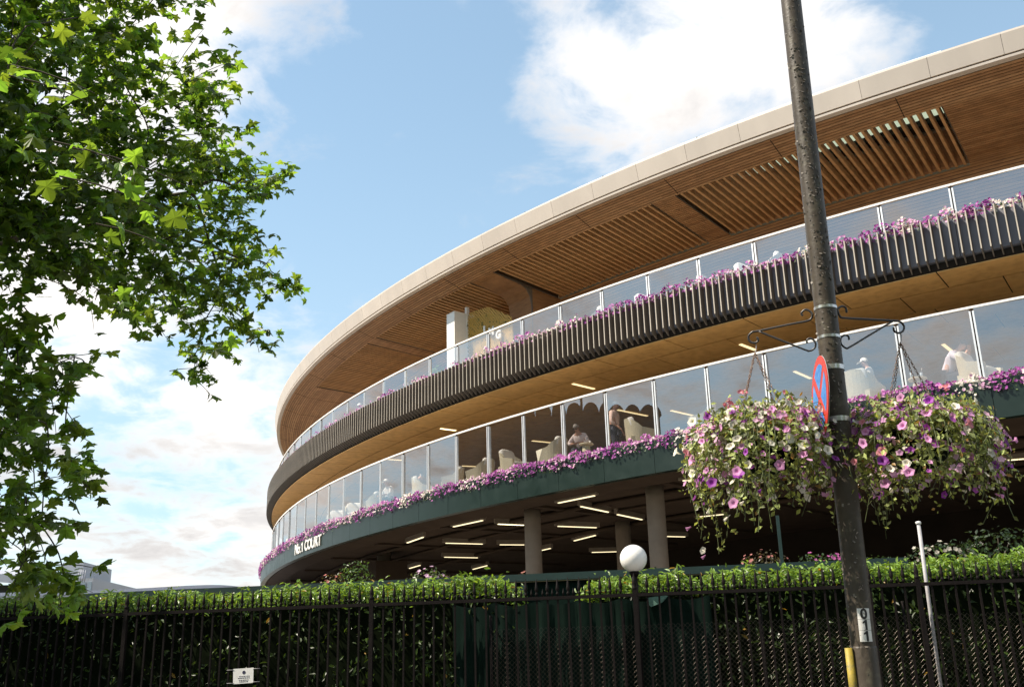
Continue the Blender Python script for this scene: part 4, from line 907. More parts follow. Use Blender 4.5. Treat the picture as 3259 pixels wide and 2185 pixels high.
for i, (px, py, rx, rz, n, sz, col, fl) in enumerate([(1060, 1835, 0.35, 0.30, 150, 0.06, (0.16, 0.12, 0.05), (0.5, 0.15, 0.12)), (1130, 1820, 0.40, 0.45, 260, 0.07, (0.07, 0.13, 0.03), None), (1250, 1835, 0.4, 0.2, 150, 0.06, (0.05, 0.09, 0.03), (0.5, 0.1, 0.2)),
                                   (1370, 1825, 0.5, 0.34, 260, 0.07, (0.09, 0.13, 0.05), (0.65, 0.4, 0.55)), (1665, 1815, 0.28, 0.24, 110, 0.05, (0.14, 0.09, 0.05), (0.45, 0.18, 0.14)), (1880, 1812, 0.3, 0.16, 90, 0.06, (0.03, 0.06, 0.02), (0.5, 0.04, 0.06)),
                                   (2090, 1800, 0.34, 0.24, 160, 0.07, (0.04, 0.08, 0.03), None), (2300, 1790, 0.6, 0.2, 260, 0.06, (0.04, 0.08, 0.02), None), (2440, 1775, 0.5, 0.36, 260, 0.06, (0.07, 0.06, 0.03), (0.4, 0.14, 0.12)), (2620, 1770, 0.7, 0.3, 300, 0.07, (0.03, 0.06, 0.02), (0.45, 0.1, 0.3)),
                                   (2790, 1765, 0.6, 0.25, 260, 0.07, (0.03, 0.06, 0.02), None), (3010, 1745, 0.8, 0.36, 340, 0.08, (0.03, 0.06, 0.025), (0.4, 0.36, 0.3)), (3180, 1740, 0.8, 0.5, 340, 0.09, (0.03, 0.055, 0.02), None)]):
    c = at_plane(px, py + 40, pa - pn * rnd.uniform(0.5, 1.1), pn)
    names = ['low russet flowering plant in the planter', 'tall leafy green plant in the planter', 'low plant dotted with red flowers in the planter', 'bushy plant with pale pink flowers in the planter', 'small russet plant at the foot of a column',
             'small plant with red heads behind the globe lamp', 'fern-like plant at the foot of the column by the globe lamp', 'low dark green plant behind the hedge top', 'russet-headed plant below the hanging basket', 'dark bush with pink flowers beside the lamp post', 'dark low bush beyond the lamp post', 'dark bush with cream heads near the white pole', 'tall dark bush at the end of the planter']
    shrub('planter_plant', names[i], c + np.array([0, 0, -0.12]), rx * 0.8, rz * 0.62, n, sz * 0.8, tuple(q * 0.8 for q in col), flowers=fl, cat='plant')

# ============================================================== hedge behind the railing
def fpt(s, off, z): return np.array([0, FB, 0]) + FT * s - FN * off + np.array([0, 0, z])
def s_of(px): p = at_fence(px, 1890); return float(np.dot(p - np.array([0, FB, 0]), FT))
sg0, sg1, sc1 = s_of(1640), s_of(1825), s_of(2230)
sL, sR = s_of(-700), s_of(3259 + 500)
def hedge_top(s):
    base = np.interp(s, [sL, s_of(0), s_of(700), s_of(1500), s_of(1640), s_of(1830), s_of(2300), s_of(2600), s_of(3259), sR], [2.86, 2.86, 2.84, 2.90, 2.84, 2.80, 2.86, 2.85, 2.92, 2.94])
    return base - 0.04 + 0.025 * np.sin(s * 5.1 + 1.3 * np.sin(s * 2.3)) + 0.02 * np.sin(s * 13.7)
LAUREL = ([(0, 0, 0), (0.35, 0.19, 0.09), (0.75, 0.15, 0.05), (1.1, 0, -0.14), (0.75, -0.15, 0.05), (0.35, -0.19, 0.09), (0.5, 0, -0.02)], [(0, 6, 1), (1, 6, 2), (2, 6, 3), (3, 6, 4), (4, 6, 5), (5, 6, 0)])
def hedge(label, s0, s1, face_density, foff=0.28):
    h = empty('hedge', fpt((s0 + s1) / 2, 0.7, 0), label, 'hedge')
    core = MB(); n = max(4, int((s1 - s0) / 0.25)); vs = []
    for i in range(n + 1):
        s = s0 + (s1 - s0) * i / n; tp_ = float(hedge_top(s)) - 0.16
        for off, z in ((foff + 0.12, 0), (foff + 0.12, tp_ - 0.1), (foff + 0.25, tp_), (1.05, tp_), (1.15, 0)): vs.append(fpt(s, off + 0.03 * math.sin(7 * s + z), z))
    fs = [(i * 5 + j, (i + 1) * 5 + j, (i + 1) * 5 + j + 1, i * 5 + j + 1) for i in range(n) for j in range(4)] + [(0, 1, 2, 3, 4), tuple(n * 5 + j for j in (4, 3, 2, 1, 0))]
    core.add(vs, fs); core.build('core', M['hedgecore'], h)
    L_ = s1 - s0; nt = int(L_ * 1150); nfc = int(L_ * face_density)
    s = nr.uniform(s0, s1, nt); off = nr.uniform(foff, 1.05, nt) ; tz = hedge_top(s) + nr.normal(0, 0.025, nt) - nr.uniform(0, 0.2, nt) * (nr.uniform(0, 1, nt) < 0.75)
    edge = np.minimum(1, np.minimum(s - s0, s1 - s) / 0.15); tz -= (1 - edge) * 0.10
    Pt = fpt(0, 0, 0)[None] + FT[None] * s[:, None] - FN[None] * off[:, None]; Pt[:, 2] = tz
    nvt = np.array([[0, 0, 1.0]]) + nr.normal(0, 0.55, (nt, 3)) + FN[None] * 0.35
    s = nr.uniform(s0, s1, nfc); z = nr.uniform(0.15, 1, nfc) ** 0.8; z = z * (hedge_top(s) - 0.05)
    dep_ = foff + nr.uniform(-0.04, 0.16, nfc) + 0.08 * np.sin(s * 4 + z * 5)
    Pf = fpt(0, 0, 0)[None] + FT[None] * s[:, None] - FN[None] * dep_[:, None]; Pf[:, 2] = z
    nvf = FN[None] * 0.9 + nr.normal(0, 0.6, (nfc, 3)) + np.array([[0, 0, 0.6]])
    P = np.concatenate([Pt, Pf]); NV = np.concatenate([nvt, nvf]); N_ = nt + nfc
    cols = np.array([(0.030, 0.056, 0.009)]) * nr.uniform(0.4, 1.4, (N_, 1)); cols[:nt] *= 4.6; cols[:nt, 0] *= 1.15  # top leaves far lighter than face leaves: sun and shade put into colour
    cols[nr.uniform(0, 1, N_) < 0.012] = (0.28, 0.17, 0.03)
    sl_ = nr.uniform(0, 1, nt) < 0.10; P[:nt][sl_, 2] += nr.uniform(0.02, 0.11, sl_.sum())
    FRM = rot_frames(N_, NV, nr.uniform(0, 6.28, N_)); sz = nr.uniform(0.6, 1.15, N_) * 0.088
    # the 300 biggest leaves of the top edge stand as leaves of their own
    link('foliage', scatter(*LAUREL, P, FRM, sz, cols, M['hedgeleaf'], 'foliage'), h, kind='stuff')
    return h
hedge('long leafy green hedge behind the shaded railing', sL, sg0, 330)
hedge('sunlit green hedge top above the dark green cloth', sg1, sc1, 60, 0.34)
hedge('glossy green hedge behind the chain-link beside the lamp post', sc1 + 0.002, sR, 420)

# --- green cloth behind the railing
cl = MB(); n = 90; sa, sb = s_of(1430), s_of(2260); vs = []
for i in range(n + 1):
    s = sa + (sb - sa) * i / n
    for j in range(9):
        z = 0.2 + (2.56 - 0.2) * j / 8; w = (1 - j / 8) ** 0.6
        off = 0.20 + w * (0.05 * math.sin(i * 0.9 + 0.8 * j / 8) + 0.03 * math.sin(i * 2.3 + 1.0)) + 0.012 * math.sin(j * 2 + i)
        sag = 0.0 if j < 8 else -0.05 * abs(math.sin(i * 0.21))
        vs.append(fpt(s + 0.06 * (1 - j / 8) * math.sin(i * 0.5), off, z + sag))
cl.add(vs, [(i * 9 + j, (i + 1) * 9 + j, (i + 1) * 9 + j + 1, i * 9 + j + 1) for i in range(n) for j in range(8)], True)
clo = cl.build('windbreak_cloth', M['cloth'], label='dark green creased cloth hung behind the railing bars', cat='cloth')
fl_ = [at_fence(px, py, 0.13) for px, py in ((2062, 1900), (2128, 1892), (2108, 1915), (2072, 1930), (2060, 1918))]
MB().add([q for q in fl_] + [q - FN * 0.02 for q in fl_], [(0, 1, 2, 3, 4), (9, 8, 7, 6, 5)]).build('folded_corner', mat('pale_green_cloth', (0.10, 0.20, 0.16), 0.7, 0.2, 8), clo)

# --- chain-link mesh between railing and hedge
cm_ = empty('chain_link_fence', fpt(s_of(2600), 0.10, 0), 'brown chain-link mesh stretched behind the railing', 'mesh fence')
wv = []; wf = []; cell = 0.058; h0, h1 = 0.9, 2.28; sa, sb = s_of(1555), sR - 0.6
ni = int((sb - sa) / cell); nj = int((h1 - h0) / cell); r = 0.0011
for i in range(ni):
    for d in (-1, 1):
        for j in range(nj):
            s0 = sa + i * cell; z0 = h0 + j * cell
            a_, b_ = ((s0, z0), (s0 + cell, z0 + cell)) if d > 0 else ((s0 + cell, z0), (s0, z0 + cell))
            oo = 0.10 + 0.002 * d; A_ = fpt(a_[0], oo, a_[1]); B_ = fpt(b_[0], oo, b_[1]); dv = (B_ - A_) / np.linalg.norm(B_ - A_); e1 = np.cross(dv, FN); k = len(wv)
            for q in (A_, B_): wv += [q + FN * r, q + e1 * r, q - FN * r, q - e1 * r]
            wf += [(k + c, k + (c + 1) % 4, k + 4 + (c + 1) % 4, k + 4 + c) for c in range(4)]
link('wire_mesh', np_mesh('wire_mesh', wv, wf, M['wire']), cm_, kind='stuff')
for s in np.arange(sa, sb, 1.66): MB().tube([fpt(s, 0.125, 0), fpt(s, 0.125, 2.4)], 0.018, 8).build('mesh_post', M['iron'], cm_)

# ============================================================== iron railing
ir = empty('iron_railing', fpt(0, 0, 0.12), 'tall black iron railing with spear finials along the street', 'railing')
ZR = 2.60
sP = [s_of(2020) + 3.336 * k for k in range(-3, 4)]
def railbox(z, h, w): A_, B_ = fpt(sP[0], 0, z), fpt(sP[-1], 0, z); return MB().obox((A_ + B_) / 2, (B_ - A_) / 2, FN * w, (0, 0, h))
railbox(ZR - 0.022, 0.020, 0.024).build('top_rail', M['iron'], ir); railbox(0.45, 0.02, 0.024).build('bottom_rail', M['iron'], ir)
MB().obox((fpt(sP[0], 0, 0.18) + fpt(sP[-1], 0, 0.18)) / 2, (fpt(sP[-1], 0, 0) - fpt(sP[0], 0, 0)) / 2, FN * 0.15, (0, 0, 0.15)).build('plinth', M['concrete'], ir)
Z0 = 0.33
def bar_mesh():
    mb = MB(); w = 0.0115
    mb.box(-w, w, -w, w, 0, ZR - 0.04 - Z0)
    p = ZR - Z0
    mb.lathe((0, 0, 0), [(0.012, p - 0.01), (0.012, p + 0.012), (0.021, p + 0.022), (0.021, p + 0.036), (0.012, p + 0.046), (0.013, p + 0.06), (0.024, p + 0.078), (0.021, p + 0.10), (0.002, p + 0.225)], 8)
    return mb.mesh('bar', M['iron'])
def spike_mesh():
    p = ZR - Z0; return MB().lathe((0, 0, 0), [(0.009, p - 0.01), (0.009, p + 0.02), (0.017, p + 0.032), (0.012, p + 0.045), (0.001, p + 0.095)], 8).mesh('spike', M['iron'])
bar_me, spk_me = bar_mesh(), spike_mesh()
def put(name, me, p, par):
    o = bpy.data.objects.new(name, me); COL.objects.link(o); o.parent = par; o.matrix_parent_inverse = Matrix.Translation(par.location).inverted()
    o.matrix_basis = Matrix.Translation(p) @ Matrix.Rotation(math.atan(FA) + rnd.uniform(-0.02, 0.02), 4, 'Z') @ Matrix.Rotation(rnd.uniform(-0.004, 0.004), 4, 'Y'); return o
for i in range(len(sP) - 1):
    a_ = sP[i]
    for j in range(24):
        s = a_ + 0.16 + 0.1311 * j; put('bar', bar_me, fpt(s, 0, Z0), ir)
        if j < 23: put('spike', spk_me, fpt(s + 0.0655, 0, Z0), ir)
for s in sP:
    mb = MB(); p = fpt(s, 0.0, 0.12); mb.obox(p + (0, 0, 1.26), FT * 0.026, FN * 0.026, (0, 0, 1.36 - 0.1)); q = ZR
    mb.lathe((p[0], p[1], q), [(0.022, -0.1), (0.022, 0.04), (0.032, 0.05), (0.032, 0.07), (0.02, 0.08), (0.03, 0.11), (0.026, 0.14), (0.003, 0.24)], 10); mb.build('post', M['iron'], ir)
# --- notice plate wired to the bars
pc = [at_fence(*q, -0.03) for q in ((741.5, 2175.5), (805.7, 2171), (807, 2122.7), (742.2, 2127))]
npl = empty('notice_plate', pc[0], 'small white notice plate wired to the shaded railing', 'sign')
MB().add(pc + [q - FN * 0.004 for q in pc], [(0, 1, 2, 3), (7, 6, 5, 4), (0, 4, 5, 1), (1, 5, 6, 2), (2, 6, 7, 3), (3, 7, 4, 0)]).build('plate', M['plate'], npl)
pu, pv = (pc[1] - pc[0]), (pc[3] - pc[0]); ctr = pc[0] + pu * 0.54 + pv * 0.72
MB().add([ctr + FN * 0.002] + [ctr + FN * 0.002 + pu * 0.085 * math.cos(a) + pv * 0.115 * math.sin(a) for a in np.linspace(0, 2 * math.pi, 17)[:-1]], [(0, 1 + i, 1 + (i + 1) % 16) for i in range(16)]).build('emblem', M['navy'], npl)
for i, (v, u0, u1) in enumerate(((0.47, 0.30, 0.76), (0.36, 0.24, 0.82), (0.22, 0.29, 0.77), (0.12, 0.31, 0.76))):
    mb = MB(); u = u0
    while u < u1:
        w = rnd.uniform(0.03, 0.10); q = pc[0] + pu * (u + w / 2) + pv * v + FN * 0.002; mb.add([q - pu * w / 2 - pv * 0.022, q + pu * w / 2 - pv * 0.022, q + pu * w / 2 + pv * 0.022, q - pu * w / 2 + pv * 0.022], [(0, 1, 2, 3)]); u += w + 0.02
    mb.build('text_line', M['navy'], npl)
for q in pc:
    s_ = 1 if np.dot(q - (pc[0] + pc[1]) / 2, FT) > 0 else -1; q2 = q + (0, 0, -0.012 if q is pc[2] or q is pc[3] else 0.012)
    MB().tube([q2 - FT * s_ * 0.01 + FN * 0.003, q2 + FT * s_ * 0.085 - FN * 0.002], 0.0032, 6).build('wire_tie', M['galv'], npl)

# --- globe lamp on a post behind the railing
gc = at_fence(2016, 1776, 0.10); gr = 43 / FPX * np.dot(gc - O3, fwd)
gl = empty('globe_lamp', (gc[0], gc[1], 0.1), 'white globe lamp on a dark post at the railing', 'lamp')
MB().lathe(gc, [(max(gr * math.cos(a), 0.002), gr * math.sin(a)) for a in np.linspace(-math.pi / 2, math.pi / 2, 20)], 32).build('globe', M['globe'], gl)
MB().tube([(gc[0], gc[1], 0.1), (gc[0], gc[1], gc[2] - gr * 0.98)], 0.038, 12).build('lamp_post_tube', M['iron'], gl)
MB().lathe((gc[0], gc[1], gc[2] - gr - 0.02), [(0.045, -0.03), (0.06, 0), (0.06, 0.03), (0.05, 0.04)], 14).build('collar', M['iron'], gl)
# --- thin white pole behind the railing
w0 = at_fence(2958, 1925, 0.17); wt_ = at_fence(2922.5, 1661.6, 0.17)
wp = empty('white_pole', (w0[0], w0[1], 0), 'thin white steel pole standing behind the railing', 'pole')
MB().tube([(w0[0] + (w0[0] - wt_[0]) * 1.5, w0[1], 0), (w0[0], w0[1], w0[2]), wt_], 0.0225, 12).build('shaft', M['galv'], wp)
MB().lathe(wt_, [(0.032, -0.02), (0.032, 0.008), (0.02, 0.014)], 12).build('cap', M['plate'], wp)

# ============================================================== lamp post with sign and brackets
YP = 5.4
pt_, pb_ = at_y(2517, 0, YP), at_y(2762, 2185, YP); dirp = (pt_ - pb_) / np.linalg.norm(pt_ - pb_)
def pole_at(z): return pb_ + dirp * ((z - pb_[2]) / dirp[2])
def pole_r(z): return float(np.interp(z, [0, 1.2, 5.2, 9], [0.066, 0.0615, 0.060, 0.055]))
lp = empty('lamp_post', (pole_at(0)[0], pole_at(0)[1], 0), 'weathered brown street lamp post with flaking paint', 'lamp post')
zs = np.linspace(0.1, 8.5, 60); mb = MB(); mb.tube([pole_at(z) for z in zs], [pole_r(z) for z in zs], 28); mb.build('shaft', M['pole'], lp)
zc_ = at_y(2742, 2055, YP)[2]; mb = MB(); mb.tube([pole_at(z) for z in (0.1, zc_ - 0.012, zc_)], [pole_r(0.1) + 0.004, pole_r(zc_) + 0.004, pole_r(zc_) + 0.001], 28); mb.build('base_sleeve', M['pole'], lp)
# curled paint flakes along the light-facing flank
fk = []; ff = []
for i in range(520):
    z = rnd.choice([rnd.uniform(3.0, 5.6), rnd.uniform(3.6, 5.2), rnd.uniform(1.2, 5.6)]); side = rnd.gauss(0.15, 0.42) if rnd.random() < .7 else rnd.uniform(-1.4, 1.2)
    a0 = math.atan2(-pole_at(z)[1], -pole_at(z)[0]) + side
    c = pole_at(z); r = pole_r(z); n_ = np.array([math.cos(a0), math.sin(a0), 0]); t_ = np.array([-math.sin(a0), math.cos(a0), 0]); sz = rnd.uniform(0.003, 0.009); ph = rnd.uniform(0, 3.14)
    e1 = t_ * math.cos(ph) + np.array([0, 0, 1]) * math.sin(ph); e2 = np.cross(n_, e1); P0 = c + n_ * (r - 0.0005); k = len(fk)
    fk += [P0 - e1 * sz - e2 * sz * .5, P0 + e1 * sz - e2 * sz * .4, P0 + e1 * sz * .8 + e2 * sz * .5 + n_ * sz * 0.9, P0 - e1 * sz * .7 + e2 * sz * .6 + n_ * sz * 0.7]; ff.append((k, k + 1, k + 2, k + 3))
link('paint_flakes', np_mesh('paint_flakes', fk, ff, M['flake']), lp, kind='stuff')
def band(py, h, name='band', m='steel', extra=0.0025, par=None):
    z = at_y(2600 + (py - 1000) * 0.115, py, YP)[2]; c = pole_at(z); r = pole_r(z) + extra
    b = MB(); b.tube([pole_at(z - h / 2), pole_at(z + h / 2)], r, 32, cap=False); b.tube([pole_at(z - h / 2), pole_at(z + h / 2)], r - 0.002, 32, cap=False)
    return b.build(name, M[m], par), z
for py in (984, 1077): band(py, 0.016, par=lp, name='clamp_band')
# house-style number tiles facing the street
zn0, zn1 = at_y(2735, 1937, YP)[2], at_y(2760, 2042, YP)[2]
ang = math.atan2(-pole_at(1.5)[1], -pole_at(1.5)[0]) + 0.30
for i, ch in enumerate('011'):
    za, zb2 = zn0 + (zn1 - zn0) * i / 3, zn0 + (zn1 - zn0) * (i + 1) / 3 + 0.0012; zc2 = (za + zb2) / 2
    mb = MB(); W_ = 0.48; vs = []
    for j in range(9):
        a = ang - W_ + 2 * W_ * j / 8
        for z in (zb2, za): c = pole_at(z); r = pole_r(z) + 0.0045; vs.append((c[0] + r * math.cos(a), c[1] + r * math.sin(a), z))
    mb.add(vs, [(2 * j, 2 * j + 2, 2 * j + 3, 2 * j + 1) for j in range(8)]); tile = mb.build('number_tile', M['plate'], lp)
    me, _ = glyph(ch, 0.070, M['ink'], 0.0, 0.0022)
    me_v = np.empty(len(me.vertices) * 3); me.vertices.foreach_get('co', me_v); me_v = me_v.reshape(-1, 3); r = pole_r(zc2) + 0.0056
    cz = (me_v[:, 1].max() + me_v[:, 1].min()) / 2; a = ang + me_v[:, 0] / r; cc = np.array([pole_at(zc2 + y - cz) for y in me_v[:, 1]])
    nv = np.stack([cc[:, 0] + r * np.cos(a), cc[:, 1] + r * np.sin(a), zc2 + me_v[:, 1] - cz], 1)
    me.vertices.foreach_set('co', nv.ravel()); me.update(); link('digit', me, tile)
# yellow plastic sleeve strapped beside the base
ys = [at_y(2700, 2060, YP - 0.02), at_y(2716, 2185, YP - 0.02)]; dv = ys[1] - ys[0]
yb = ys[0] + dv * (ys[0][2] / -dv[2] * 0.98)
ye = empty('cable_sleeve', yb, 'yellow plastic cable sleeve standing against the lamp post', 'sleeve')
MB().tube([ys[0], ys[1], yb], [0.019, 0.021, 0.021], 14).build('sleeve', M['yellow'], ye)
# --- round no-stopping sign facing left along the road
scn = at_y(2609, 1266, YP - 0.015); sr = 0.227
nS = np.array([-0.992, 0.085, 0.06]); nS /= np.linalg.norm(nS); uS = np.cross(np.array([0, 0, 1.0]), nS); uS /= np.linalg.norm(uS); vS = np.cross(nS, uS)
sg = empty('no_stopping_sign', scn, 'round red and blue no-stopping sign seen edge-on at the lamp post', 'sign')
def disc(r, off, m, name, a0=0, pts=None, n=48, th=0.0):
    pts = pts or [(r * math.cos(2 * math.pi * i / n), r * math.sin(2 * math.pi * i / n)) for i in range(n)]
    f = [scn + uS * x + vS * y + nS * off for x, y in pts]; k = len(f); mb = MB()
    if th: mb.add(f + [q - nS * th for q in f], [tuple(range(k)), tuple(reversed(range(k, 2 * k)))] + [(i, i + k, (i + 1) % k + k, (i + 1) % k) for i in range(k)])
    else: mb.add(f, [tuple(range(k))])
    return mb.build(name, m, sg)
disc(sr, 0.0, M['red'], 'sign_face', th=0.004)
disc(sr * 1.003, -0.0045, M['galv'], 'sign_back', th=0.003)
# four blue quarters between the ring and the saltire
rb, hw = sr * 0.80, sr * 0.11
for q in range(4):
    a = math.pi / 2 * q; pts = []
    d0 = math.asin(hw / rb)
    a0, a1 = a - math.pi / 4 + d0, a + math.pi / 4 - d0
    for i in range(13): b = a0 + (a1 - a0) * i / 12; pts.append((rb * math.cos(b), rb * math.sin(b)))
    pts.append((hw * math.sqrt(2) * math.cos(a), hw * math.sqrt(2) * math.sin(a)))
    disc(0, 0.0012, M['blue'], 'blue_field', pts=pts)
for py in (1174, 1338):
    b_, z = band(py, 0.026, 'sign_band', 'steel', 0.003, sg); c = pole_at(z)
    q = np.array([scn[0], scn[1], z]) - nS * 0.012
    MB().obox((q + c) / 2, (c - q) / 2 * 0.85, np.array([0, 1.0, 0]) * 0.012, (0, 0, 0.012)).build('sign_bracket', M['steel'], sg)

# --- brackets and hanging baskets
def px_path(pts, p0, n_): return [at_plane(2350 + a / 4.2527, 950 + b / 4.2527, p0, n_) for a, b in pts]
zA = at_y(2600, 1020, YP)[2]; cA = pole_at(zA)
dirL = np.array([-0.88, 0.47, 0]); dirR = np.array([0.965, 0.26, 0])
def bracket(dirn, top, brace, label, hook):
    n_ = np.array([dirn[1], -dirn[0], 0]); dirn = dirn / np.linalg.norm(dirn)
    P1, P2 = px_path(top, cA, n_), px_path(brace, cA, n_)
    e = empty('basket_bracket', cA, label, 'bracket', 'scrolled brackets on the lamp post')
    MB().tube(smooth_path(P1, 5), 0.0062, 8).build('top_arm', M['blackmetal'], e); MB().tube(smooth_path(P2, 5), 0.0055, 8).build('brace', M['blackmetal'], e)
    return px_path([hook], cA, n_)[0]
hL = bracket(dirL, [(870, 230), (852, 195), (905, 150), (970, 172), (1000, 225), (950, 295), (700, 347), (270, 437), (190, 450), (137, 510), (152, 575), (210, 600), (265, 575), (255, 520)],
             [(270, 440), (600, 572), (900, 690), (970, 705), (1030, 670), (1045, 615), (1020, 562), (965, 538), (927, 560), (930, 602)], 'scrolled black bracket holding the basket that trails lowest', (210, 603))
hR = bracket(dirR, [(1465, 190), (1450, 122), (1392, 106), (1345, 150), (1370, 232), (1430, 262), (1750, 280), (2090, 300), (2185, 312), (2240, 370), (2228, 435), (2170, 465), (2112, 440), (2100, 390)],
             [(2090, 305), (1800, 477), (1510, 652), (1450, 666), (1392, 612), (1385, 540), (1430, 496), (1488, 510), (1496, 555)], 'scrolled black bracket holding the basket before the green planter fascia', (2170, 468))
def petunia_mesh(m, closed=False):
    mb = MB(); n = 20; vs = [(0, 0, -1.1)]
    ring = lambda r0, z, w: [((r0 * (1 - w + w * math.cos(5 * a))) * math.cos(a), (r0 * (1 - w + w * math.cos(5 * a))) * math.sin(a), z + w * 0.9 * r0 * math.sin(10 * a + 0.6)) for a in np.linspace(0, 2 * math.pi, n + 1)[:-1]]
    rs = [(0.13, -0.8, 0), (0.22, -0.2, 0.03), (0.42, 0.5, 0.12)] if closed else [(0.10, -0.8, 0), (0.20, -0.28, 0), (0.55, 0.0, 0.03), (1.0, 0.05, 0.10)]
    for r in rs: vs += ring(*r)
    fs = [(0, 1 + (i + 1) % n, 1 + i) for i in range(n)]
    for k in range(len(rs) - 1): fs += [(1 + n * k + i, 1 + n * k + (i + 1) % n, 1 + n * (k + 1) + (i + 1) % n, 1 + n * (k + 1) + i) for i in range(n)]
    mb.add(vs, fs, True); return mb.mesh('flower', m)
FL_ME = {(c, k): petunia_mesh(M[c], k) for c in ('p_purple', 'p_pink', 'p_white', 'p_salmon') for k in (False, True)}
def chain(P0, P1, par):
    d = P1 - P0; L_ = np.linalg.norm(d); d /= L_; n = int(L_ / 0.0165); mb = MB(); a = np.cross(d, [0, 1.0, 0.2]); a /= np.linalg.norm(a); b = np.cross(d, a)
    for i in range(n):
        c = P0 + d * (i + 0.5) * L_ / n; s_ = a if i % 2 else b
        mb.tube([c + d * 0.0105 * math.cos(q) + s_ * 0.0055 * math.sin(q) for q in np.linspace(0, 2 * math.pi, 9)], 0.0017, 4, cap=False)
    mb.build('chain', M['rust'], par)
def basket(hook, rimpx, label, seed, trail, wts, lowlong):
    rg_ = np.random.default_rng(seed); zr = at_plane(*rimpx, hook, np.array([0, -1.0, 0]))[2]; rr = 0.205; c0 = np.array([hook[0], hook[1], zr])
    e = empty('hanging_basket', (c0[0], c0[1], zr - 0.2), label, 'flower basket', 'flower baskets on the lamp post')
    mb = MB(); mb.lathe((c0[0], c0[1], zr), [(rr * math.cos(a) * 0.98, rr * math.sin(a)) for a in np.linspace(-1.5, 0, 8)], 20); mb.build('liner', M['hedgecore'], e)
    MB().tube([c0 + (rr * math.cos(a), rr * math.sin(a), 0) for a in np.linspace(0, 2 * math.pi, 25)], 0.005, 6, cap=False).build('rim', M['blackmetal'], e)
    MB().tube(smooth_path([hook + (0, 0, 0.004), hook + (0.012, 0, -0.01), hook + (0.006, 0, -0.045), hook + (0, 0, -0.06)], 4), 0.003, 6).build('hook', M['galv'], e)
    for k in range(4):
        a = 0.6 + k * math.pi / 2; chain(hook + (0, 0, -0.055), c0 + (rr * math.cos(a), rr * math.sin(a), 0.01), e)
    # trailing stems
    P = []; ND = []; stem = MB(); tips = []
    for i in range(330):
        az = rg_.uniform(0, 2 * math.pi); dx, dy = math.cos(az), math.sin(az)
        drop = rg_.uniform(-0.06, 1.0) ** 1; ln = trail(az, rg_)
        outw = rg_.uniform(0.08, 0.27); pts = [c0 + (dx * rr * rg_.uniform(0.3, 0.95), dy * rr * 0.8, 0.0), c0 + (dx * (rr + outw * 0.5), dy * (rr + outw * 0.5), rg_.uniform(0.02, 0.15)),
               c0 + (dx * (rr + outw), dy * (rr + outw), -0.3 * ln), c0 + (dx * (rr + outw * 0.85) + rg_.normal(0, 0.06), dy * (rr + outw * 0.8) + rg_.normal(0, 0.06), -ln)]
        sp = smooth_path(pts, 6)
        if i % 2 == 0: stem.tube(sp, [0.0018] * len(sp), 4, cap=False)
        m_ = int(13 + ln * 24)
        for q in range(m_):
            u = rg_.uniform(0.12, 1) * (len(sp) - 1); k = int(u); p = sp[min(k, len(sp) - 2)] * (1 - (u - k)) + sp[min(k + 1, len(sp) - 1)] * (u - k)
            if p[2] < c0[2] - 0.25 and rg_.uniform() < 0.35: continue
            P.append(p + rg_.normal(0, 0.022 if u < len(sp) * 0.6 else 0.009, 3)); ND.append((dx, dy, 0.35))
        tips.append((sp, dx, dy))
    for i in range(2300):     # domed top and body of the plants
        a = rg_.uniform(0, 2 * math.pi); r = rr * 1.75 * math.sqrt(rg_.uniform()); h = 0.10 * (1 - (r / (rr * 1.8))**2) + rg_.normal(0, 0.025)
        P.append(c0 + (r * math.cos(a), r * math.sin(a), h)); ND.append((math.cos(a) * 0.5, math.sin(a) * 0.5, 0.8))
    P = np.array(P); ND = np.array(ND); N_ = len(P)
    cols = np.array([(0.25, 0.30, 0.09)]) * rg_.uniform(0.25, 1.6, (N_, 1)) + rg_.uniform(0, 0.02, (N_, 1)); dry = rg_.uniform(0, 1, N_) < 0.05; cols[dry] = (0.28, 0.17, 0.05)
    stem.build('stems', M['basketleaf'] if False else mat('stem_green', (0.10, 0.125, 0.04), 0.6), e, kind='stuff')
    link('foliage', scatter(*LEAF4, P, rot_frames(N_, ND + rg_.normal(0, 0.65, (N_, 3)), rg_.uniform(0, 6.28, N_)), rg_.uniform(0.55, 1.5, N_) * 0.029, cols, M['basketleaf'], 'foliage'), e, kind='stuff')
    def fl(p, n_, big=1.0, kind=None, droop=False):
        c = kind or rg_.choice(['p_purple', 'p_pink', 'p_white', 'p_salmon'], p=wts); o = bpy.data.objects.new('flower', FL_ME[(c, droop)]); COL.objects.link(o); o.parent = e; o.matrix_parent_inverse = Matrix.Translation(e.location).inverted()
        q = Vector(n_).to_track_quat('Z', 'Y'); s_ = rg_.uniform(0.019, 0.034) * big; o.matrix_basis = Matrix.Translation(p) @ q.to_matrix().to_4x4() @ Matrix.Rotation(rg_.uniform(0, 6), 4, 'Z') @ Matrix.Diagonal((s_, s_ * rg_.uniform(0.6, 1.0), s_ * rg_.uniform(0.7, 1.3), 1))
    for i in range(130):
        a = rg_.uniform(0, 2 * math.pi); r = rr * 1.8 * math.sqrt(rg_.uniform(0.05, 1)); h = 0.12 * (1 - (r / (rr * 1.9))**2) + rg_.uniform(0.01, 0.06)
        fl(c0 + (r * math.cos(a), r * math.sin(a), h), (math.cos(a) * 0.6 + rg_.normal(0, .3), math.sin(a) * 0.6 - 0.35, 0.7), 1.0)
